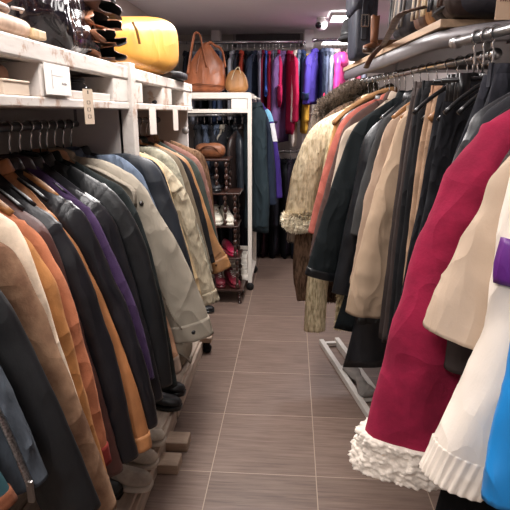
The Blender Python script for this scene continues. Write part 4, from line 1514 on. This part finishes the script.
b = MB()
b.soft((0, 0, .092), (.10, .06, .09), .6, 36, 26, amp=.04, fn=moon)
b.build('body', leather('#9a6c3f', .5), t_)
b = MB()
b.tube(spline([(-.035, -.05, .1), (-.01, -.04, .17), (.02, -.02, .2), (.04, -.03, .15)], 16), .007, 8, .5)
b.build('strap', leather('#d8c4a4', .5), t_)

# inside the near shelf
p0, p1 = at_x(43, 63, XF + .004), at_x(71, 96, XF + .004)
t_ = thing('paper_sign', 'white paper sign pinned on the near shelf front', 'sign', (XF + .004, p0.y, p1.z))
hh, ww = at_x(43, 62, XF + .004).z - p1.z, p1.y - p0.y
MB().box(0, .002, 0, ww, 0, hh).build('sheet', mat('paper white', '#efe9e4', .8, var=.02, vs=3), t_, False)
b = MB()
for k in range(7):
    b.box(.002, .0026, ww * (.62 + .03 * k), ww * (.64 + .03 * k), hh * .36, hh * (.40 + .03 * (k % 2)))
b.box(.002, .0024, ww * .25, ww * .26, hh * .2, hh * .8).box(.002, .0024, ww * .25, ww * .7, hh * .62, hh * .63)
b.build('faint_print', plastic('#9a928d', .8), t_, False)
p = at_x(26, 95, -.80)
soft_thing('cloth_sack', 'brown soft sack tucked between the near shelf boards', 'sack', (-.74, 1.17, 1.529), (.09, .11, .038), suede('#a58270'), .6, amp=.1)
p = at_x(10, 96, -.64)
t_ = thing('card_box', 'small beige card box at the left edge of the near shelf', 'box', (-.66, p.y, 1.529))
MB().box(-.05, .04, -.06, .055, 0, .03).build('tray', mat('beige card', '#c9b5a2', .8, var=.04), t_, False, .002)
MB().box(-.052, .042, -.062, .057, .027, .033).build('lid', mat('beige card', '#c9b5a2', .8, var=.04), t_, False, .002)
p = at_x(77, 86, -.68)
t_ = thing('glass_jar', 'dark glass jar in the opening of the near shelf', 'jar', (-.68, p.y, 1.529))
b = MB()
b.lathe([(.026, 0), (.03, .004), (.03, .045), (.024, .052), (.022, .056)], seg=20)
b.build('jar_body', mat('smoky glass', '#3a3d44', .12, var=.1, vs=6, coat=.8), t_)
b = MB()
b.lathe([(.024, .056), (.025, .057), (.025, .066), (.022, .068)], seg=20)
b.build('lid', plastic('#2a2a2e'), t_)
p = at_x(95, 88, -.72)
t_ = soft_thing('black_pouch', 'black leather pouch inside the near shelf opening', 'pouch', (-.74, p.y, 1.553), (.07, .1, .03), leather('#1d1c20', .4), .6)
MB().box(.062, .071, -.05, .05, .035, .042).build('zip', metal('#606064', .4), t_, False)


def shoe(name, label, loc, rz, L=.27, H=.09, up=None, sole=None, boot=0.0, laces=True, group=None, tilt=0):
    t = thing(name, label, 'shoe', loc, rz, group)
    up = up or leather('#ddd8d0', .5)
    sole = sole or plastic('#e8e4dc', .6)
    b, s = MB(), MB()
    st = [(-.5, .52, .9), (-.47, .7, .98), (-.38, .8, 1.0), (-.25, .8, .98), (-.1, .78, .92), (.05, .85, .74), (.2, .97, .58), (.35, .95, .47), (.45, .72, .38), (.5, .4, .25)]
    r_, s_ = [], []
    for (x, w, h) in st:
        W = w * L * .17
        ring, sr = [], []
        for j in range(18):
            a = 2 * PI * j / 18
            cx, sz = math.copysign(abs(math.cos(a)) ** .8, math.cos(a)), math.sin(a)
            z = .02 + (h * H) * (.5 + .5 * sz)
            tp = 1 - .4 * max(0, sz) ** 1.5
            ring.append(Vector((x * L, W * cx * tp, z)))
            sr.append(Vector((x * L * 1.02, W * 1.06 * cx, .011 + .012 * max(-1, min(1, sz * 1.5)))))
        r_.append(ring)
        s_.append(sr)
    b.loft(r_)
    b.build('upper', up, t)
    s.loft(s_)
    s.build('sole', sole, t)
    if boot:
        c = MB()
        rr_ = []
        for k in range(8):
            u = k / 7
            rr_.append([Vector((-.25 * L + .2 * L * math.cos(2 * PI * j / 16) * (1 + .15 * u), .125 * L * math.sin(2 * PI * j / 16) * (1 + .3 * u), .05 + boot * u + .004 * math.sin(u * 15 + j))) for j in range(16)])
        e = rr_[-1]
        cc = sum(e, Vector()) / 16
        rr_.append([cc + (q - cc) * .88 for q in e])
        rr_.append([cc + (q - cc) * .85 - Vector((0, 0, .05)) for q in e])
        c.loft(rr_)
        c.build('shaft', up, t)
    elif laces:
        o_ = MB()
        o_.lathe([(.2 * L, 0), (.205 * L, .006), (.17 * L, .01), (.15 * L, -.02)], (-.27 * L, 0, .02 + .93 * H), 16, 1, .55)
        o_.build('collar_rim', up, t)
        l_ = MB()
        pts = []
        for k in range(9):
            x = -.06 + .035 * k
            zz = .02 + H * (1.0 - .055 * k) - .004
            pts.append((x * L, (.045 if k % 2 else -.045) * L * 1.2, zz))
        l_.tube(pts, .0035, 6)
        l_.build('lace', cloth('#cfcac2'), t)
    return t


p = at_x(110, 90, -.68)
shoe('ankle_boot', 'small brown boot in the right end of the near shelf opening', (-.70, p.y, 1.553), .4, .13, .05, leather('#5c4234', .5), plastic('#2b211c'), laces=False)
p = at_x(2, 84, -.7)
shoe('sneaker', 'black and white trainer at the left edge inside the near shelf', (-.78, p.y - .02, 1.529), .2, .2, .06, leather('#26262a', .5), plastic('#d8d4ce'))
p = at_x(153, 100, -.68)
shoe('sneaker', 'dark trainer with silver toe inside the farther shelf', (-.72, p.y, 1.529), -.6, .22, .06, leather('#77767c', .4), plastic('#1b1b1e'))
p = at_x(178, 100, -.68)
t_ = thing('small_box', 'small grey open box inside the farther shelf, right side', 'box', (-.70, p.y, 1.529))
MB().box(-.07, .05, -.06, .06, 0, .006).box(-.07, .05, -.06, -.054, 0, .05).box(-.07, .05, .054, .06, 0, .05).box(-.07, -.064, -.06, .06, 0, .05).build('tray', mat('grey card', '#a39b94', .8), t_, False)
MB().box(.044, .05, -.06, .06, 0, .018).build('front_lip', mat('grey card', '#a39b94', .8), t_, False)

# things on the low pallets
ZP = .106
FG = 'shoes on the left floor pallet'
wl, ws = leather('#cbc3b8', .5), plastic('#ddd6cc', .6)
p = at_z(157, 376, ZP)
shoe('sneaker', 'white trainer on the floor pallet below the checked cuff', (p.x - .06, p.y, ZP), -.35, .27, .085, wl, ws, group=FG)
p = at_z(163, 356, ZP)
shoe('sneaker', 'grey white trainer farther back on the floor pallet', (p.x - .04, p.y + .06, ZP), -.3, .27, .085, leather('#aaa49c', .5), ws, group=FG)
for (x, y, d) in ((177, 392, 'farther'), (173, 406, 'nearer')):
    p = at_z(x, y, ZP)
    shoe('ankle_boot', 'black ankle boot on the floor pallet, %s of the pair' % d, (p.x - .09, p.y, ZP), -.15, .27, .08, leather('#1b1a1c', .45), plastic('#101012'), boot=.11, group=FG)
for (x, y, d, c) in ((143, 440, 'farther', '#a79b8e'), (134, 462, 'middle', '#b3a799'), (127, 484, 'nearest', '#a79c90')):
    p = at_z(x, y, ZP)
    shoe('boot', 'pale beige boot below the peach cuff, %s of three' % d, (p.x - .04, p.y, ZP), -.1, .28, .085, suede(c), plastic('#c5bbae', .6), boot=.14, group=FG)
p = at_z(112, 493, ZP)
shoe('shoe', 'dark grey round toed shoe at the near end of the floor pallet', (p.x - .1, p.y, ZP), -.1, .28, .08, leather('#2f302f', .5), plastic('#1b1b1b'), laces=False, group=FG)
p = at_z(188, 366, ZP)
t_ = soft_thing('canvas_bag', 'crumpled beige canvas bag lying at the pallet edge under the beige coat', 'bag', (p.x - .13, p.y + .05, ZP), (.13, .17, .075), cloth('#8f8575'), .7, amp=.28, ns=9, nu=48, nv=30)
b = MB()
b.tube(spline([(.05, -.1, .12), (.13, -.13, .1), (.15, -.08, .04), (.14, .02, .02)], 20), .009, 8, .4)
b.build('strap', cloth('#7d7466'), t_)
p = at_z(212, 312, 0)
shoe('shoe', 'black low shoe on the floor past the farther pallet', (p.x - .12, p.y, .0), 0, .27, .07, leather('#161618', .4), plastic('#101012'), laces=False)

# on the shoe shelf
def onshelf(i, x, dy=.1):
    p = at_y(x, 200, YS + dy)
    return (p.x, YS + dy, SHZ[i] + .001)


t_ = soft_thing('leather_bag', 'brown leather slouchy bag on the top of the shoe shelf', 'bag', onshelf(0, 212, .13), (.12, .08, .055), leather('#6e4228', .5), .8, amp=.2, ns=11)
b = MB()
b.tube(spline([(-.09, -.06, .03), (-.05, -.085, .08), (.03, -.085, .085), (.09, -.06, .02)], 16), .006, 8)
b.build('strap', leather('#5e3620', .45), t_)
shoe('ankle_boot', 'dark boot on the second board of the shoe shelf', onshelf(1, 214, .12), -1.2, .25, .08, leather('#1f2024', .45), plastic('#111113'), boot=.06)
shoe('sneaker', 'white trainer on the third board of the shoe shelf, left of the pair', onshelf(2, 216, .13), -1.35, .27, .10, leather('#c9c3b4', .5), plastic('#ddd8ca', .6), group='white trainers on the shoe shelf')
shoe('sneaker', 'white trainer on the third board of the shoe shelf, right of the pair', onshelf(2, 227, .13), -1.2, .27, .10, leather('#c9c3b4', .5), plastic('#ddd8ca', .6), group='white trainers on the shoe shelf')
shoe('pump', 'bright pink shoe on the fourth board of the shoe shelf', onshelf(3, 229, .14), -1.1, .24, .08, leather('#96203f', .4), plastic('#a02040'), laces=False)
shoe('pump', 'red shoe on the bottom board of the shoe shelf, left of two', onshelf(4, 218, .14), -1.3, .25, .09, leather('#64202b', .45), plastic('#5c1f26'), laces=True)
shoe('pump', 'red shoe on the bottom board of the shoe shelf, right of two', onshelf(4, 231, .14), -1.1, .25, .1, leather('#701c2b', .45), plastic('#5c1f26'), laces=True)

# ------------------------------------------------------------------ shelf over the right racks and what lies on it
ZS = 1.745
gm = mat('grey metal shelf', '#6f6b6c', .38, var=.06, vs=6, bump=.05, metal=.3)
t_ = thing('wall_shelf', 'grey metal shelf with rounded corner and wooden board above the right rail', 'shelf', (.33, 3.55, ZS))
ox, oy = .33, 3.55
fr = [(.335, 3.55), (.40, 2.7), (.455, 1.95)] + [(q.x, q.y) for q in [Vector((.455, 1.95, 0)).lerp(Vector((.475, 1.70, 0)), u).lerp(Vector((.475, 1.70, 0)).lerp(Vector((.70, 1.62, 0)), u), u) for u in (.2, .4, .6, .8, 1)]] + [(1.40, 1.52)]


def prism(pts, z0_, z1_, mname, m, t, bev=.003):
    b = MB()
    n = len(pts)
    b.add([(x - ox, y - oy, z) for z in (z0_ - ZS, z1_ - ZS) for x, y in pts], [tuple(range(n)), tuple(reversed(range(n, 2 * n)))] + [(i, n + i, n + (i + 1) % n, (i + 1) % n) for i in range(n)])
    return b.build(mname, m, t, False, bev)


prism(fr + [(1.40, 3.55)], ZS - .012, ZS, 'metal_deck', gm, t_, 0)
lip = MB()
rr_ = []
for i_, (x, y) in enumerate(fr):
    a_, b_ = Vector(fr[max(0, i_ - 1)]), Vector(fr[min(len(fr) - 1, i_ + 1)])
    tt = (b_ - a_).normalized()
    nn = Vector((tt.y, -tt.x))
    rr_.append([Vector((x - ox + nn.x * u, y - oy + nn.y * u, z)) for u, z in ((0, .001), (.014, -.004), (.018, -.03), (.012, -.05), (0, -.056), (-.01, -.05))])
lip.loft(rr_)
lip.build('front_lip', mat('lip metal', '#6f6b6d', .42, var=.05, metal=.15), t_)
ZW = ZS + .027
prism([(.318, 3.62), (.452, 1.80), (1.38, 1.86), (1.38, 3.62)], ZS + .003, ZW, 'wooden_board', mat('shelf board wood', '#a58a70', .6, var=.15, vs=8, stretch=(6, .7, 6), bump=.08), t_, .002)
for y in (1.9, 3.0):
    MB().box(1.36 - ox, 1.40 - ox, y - oy - .015, y - oy + .015, -.28, -.012).box(.7 - ox, 1.36 - ox, y - oy - .012, y - oy + .012, -.035, -.013).build('bracket', gm, t_, False)

# navy bag with a buckled flap
nv = leather('#272a36', .5)
p = at_z(357, 57, ZW)
t_ = thing('satchel', 'tall navy satchel with a silver buckle at the far end of the right shelf', 'bag', (.37, 3.15, ZW), .05)
b = MB()
b.soft((0, 0, .22), (.06, .145, .218), .25, 40, 28, amp=.02)
b.build('body', nv, t_)
b = MB()
b.soft((-.02, -.01, .33), (.06, .15, .10), .3, 36, 20, amp=.02)
b.build('flap', nv, t_)
MB().box(-.03, .0, -.168, -.143, .09, .36).build('strap', leather('#1c1e27', .45), t_, False, .003)
bk = MB()
bk.box(-.036, -.03, -.177, -.171, .15, .21).box(.0, .006, -.177, -.171, .15, .21).box(-.036, .006, -.177, -.171, .205, .211).box(-.036, .006, -.177, -.171, .149, .155).box(-.017, -.013, -.178, -.173, .15, .205)
bk.build('buckle', metal('#c9c4bc', .25), t_, False)
# hat box and hat beyond it
p = Vector((.50, 3.42, ZW))
t_ = thing('hat_box', 'plain brown box behind the navy satchel', 'box', p)
MB().box(-.12, .14, -.06, .1, 0, .12).build('tray', mat('brown card', '#7a5a40', .8), t_, False, .002)
MB().box(-.123, .143, -.063, .103, .11, .135).build('lid', mat('brown card', '#7a5a40', .8), t_, False, .002)
t_ = thing('hat', 'round black felt hat beside the navy satchel', 'hat', (.365, 3.42, ZW + .136))
b = MB()
b.lathe([(.02, 0), (.095, .0), (.104, .01), (.1, .018), (.09, .02), (.086, .07), (.075, .115), (.04, .13), (.01, .131)], seg=30)
b.build('crown', mat('felt', '#1d1c20', .9, var=.1, vs=20), t_)
b = MB()
b.lathe([(.0875, .022), (.0895, .023), (.0885, .05), (.0865, .05)], seg=30)
b.build('band', satin('#101014'), t_)
# brown boots
for i, (x, y) in enumerate(((371, 45),)):
    p = at_z(x, y, ZW)
    shoe('ankle_boot', 'brown leather ankle boot with upright shaft next to the navy satchel', (.375, 2.78, ZW), PI + 1.0, .13, .04, leather('#7a4f36', .45), plastic('#3a261a'), boot=.125)
# fringed dark bag and upright bags
def upright(label, px, py, w, d, h, m, rz, straps, sm, dx=.1):
    p = at_z(px, py, ZW)
    t = thing('handbag', label, 'bag', (p.x + dx, p.y, ZW), rz, 'bags standing on the right shelf')
    b = MB()
    b.soft((0, 0, h / 2 + .001), (d, w, h / 2), .35, 36, 24, amp=.04, seed=px)
    b.build('body', m, t)
    for k in range(straps):
        s = MB()
        y0_ = -w * .9 + k * .024
        x0 = -d * 1.02
        s.tube(spline([(x0 + .02, y0_, h * .98), (x0 - .008, y0_ + .004, h * .8), (x0 - .012, y0_ + .012 * math.sin(k), h * .45), (x0 - .016, y0_ + .01, .03)], 14), .0055, 7)
        s.build('fringe_cord' if straps > 2 else 'strap', sm[k % len(sm)], t)
    return t


upright('dark handbag with hanging fringe cords on the right shelf', 381, 40, .13, .08, .3, leather('#222127', .45), .1, 8, [leather('#57504a', .5), leather('#2b2a2e', .5), leather('#a8998a', .5)], .14)
upright('brown and cream striped bag standing on the right shelf', 398, 31, .07, .08, .32, leather('#5b4032', .45), .1, 3, [leather('#bca78f', .5), leather('#3a2a22', .5)], .14)
upright('tan leather bag standing between dark bags on the right shelf', 407, 27, .05, .08, .30, leather('#94683f', .45), .05, 2, [leather('#d0b894', .5)], .14)
upright('black leather bag standing next to the tan one', 416, 23, .05, .09, .32, leather('#1a191c', .4), .05, 2, [leather('#2c2b30', .4)], .14)
upright('dark brown leather bag at the nearer end of the upright bags', 425, 19, .05, .09, .32, leather('#33241f', .4), .05, 2, [leather('#4a352c', .4)], .14)
# strap hanging over the board edge
e0, e1 = at_z(400, 15, ZW + .008), at_z(383, 45, ZW + .008)
lowp = at_y(366, 68, e1.y + .10)
pts = [e0 + Vector((.05, -.1, .004)), e0, e0.lerp(e1, .5), e1, e1 + Vector((-.012, .03, -.012)), (e1 + lowp) / 2 + Vector((-.012, 0, 0)), lowp]
b = MB()
b.tube([Vector(q) - e1 for q in spline(pts, 36)], .013, 10, .3)
t_ = thing('belt', 'dark brown leather belt draped over the front edge of the right shelf', 'belt', e1)
b.build('strap', leather('#4b352b', .4), t_)
tip = Vector(pts[-1]) - e1
b = MB()
b.tube([tip + Vector((-.003, -.004, .02)), tip + Vector((-.003, -.004, .028))], .004, 8)
b.build('rivet', metal('#8a8078', .35), t_)
p = at_z(472, 17, ZW)
t_ = soft_thing('duffel_bag', 'dark grey soft bag lying at the near end of the right shelf', 'bag', (p.x + .16, p.y + .1, ZW), (.22, .17, .1), leather('#2d2b31', .5), .5, amp=.12, ns=7, nu=48, nv=30)
b = MB()
b.tube(spline([(-.2, -.12, .05), (-.24, -.05, .03), (-.235, .05, .03), (-.2, .12, .05)], 20), .012, 8, .5)
b.build('handle', leather('#232226', .5), t_)

# kraft price card clipped on the nearer right rail
Yc = 1.30
a, b_ = at_y(494.5, 20, Yc), at_y(534, -24, Yc)
t_ = thing('price_card', 'brown card sign with faint writing clipped on the nearer right rail', 'sign', (a.x, Yc, a.z), -.08)
ww, hh = b_.x - a.x, b_.z - a.z
MB().box(0, ww, -.001, .001, 0, hh).build('card', mat('kraft card', '#b79b82', .8, var=.05, vs=12), t_, False)
b = MB()
r_ = random.Random(5)
for row, (z, h_) in enumerate(((.62, .12), (.42, .1), (.76, .1))):
    x = .1
    while x < .88:
        k = r_.uniform(.012, .022)
        b.box(x * ww, (x + k) * ww, -.0018, -.001, z * hh, (z + h_ * r_.uniform(.3, .9)) * hh)
        b.box(x * ww, (x + .035) * ww, -.0018, -.001, z * hh + h_ * hh * r_.uniform(0, .5), z * hh + h_ * hh * .12 + h_ * hh * .3)
        x += r_.uniform(.05, .09)
b.build('writing', plastic('#5d4a3c', .8), t_, False)
# clip down to the rail
rx_ = on_rail(Yc, NA, NB)
c = MB()
c.box(rx_[0] - a.x - .008, rx_[0] - a.x + .008, -.004, .004, ZR2 - a.z - .015, .03)
c.build('clip', metal('#55555a', .4), t_, False)

# security camera on the ceiling
p = at_y(321.5, 24, 5.15)
t_ = thing('security_camera', 'white dome security camera under the ceiling by the alcove', 'camera', (p.x, 5.15, ZC))
b = MB()
b.lathe([(.045, -.0005), (.045, -.012), (.02, -.016), (.014, -.03), (.014, p.z - ZC + .02)], seg=20)
b.build('mount', plastic('#e8e6e6', .4), t_)
b = MB()
b.soft((0, 0, p.z - ZC), (.052, .06, .056), .9, 24, 16)
b.build('housing', plastic('#e8e6e6', .4), t_)
b = MB()
b.tube([(-.012, -.025, p.z - ZC - .01), (-.034, -.058, p.z - ZC - .02)], .027, 18)
b.build('lens', plastic('#17171a', .15), t_)

# ------------------------------------------------------------------ light and view
for i, (x, y, p, g_, h_) in enumerate(((-.42, -.5, 26, 6, .05), (-.34, .9, 14, 6, .1), (-.34, 2.1, 15, 10, .16), (-.3, 3.27, 34, 8, .012))):  # the last one is added out of view to brighten the rear
    ceiling_light(('long ceiling light over the front of the aisle', 'long ceiling light over the near middle of the aisle', 'long ceiling light over the far middle of the aisle', 'added unseen ceiling light brightening the rear of the aisle')[i], x, y, .26, .9, p, g_, group='ceiling lights over the aisle', hang=h_)
ceiling_light('bright square ceiling light beside the security camera', .43, 5.0, .22, .34, 18, 12, (1, .96, .98), hang=.01)
ceiling_light('far ceiling light at the end of the alcove', .50, 6.7, .34, .4, 5, 6, (1, .97, .98))
w = bpy.data.worlds.new('world')
sc.world = w
w.use_nodes = True
w.node_tree.nodes['Background'].inputs[0].default_value = (.5, .5, .5, 1)
w.node_tree.nodes['Background'].inputs[1].default_value = .2
v = sc.view_settings
v.view_transform = 'Standard'
v.look = 'None'
v.exposure = -0.12
v.gamma = 1
v.use_curve_mapping = False
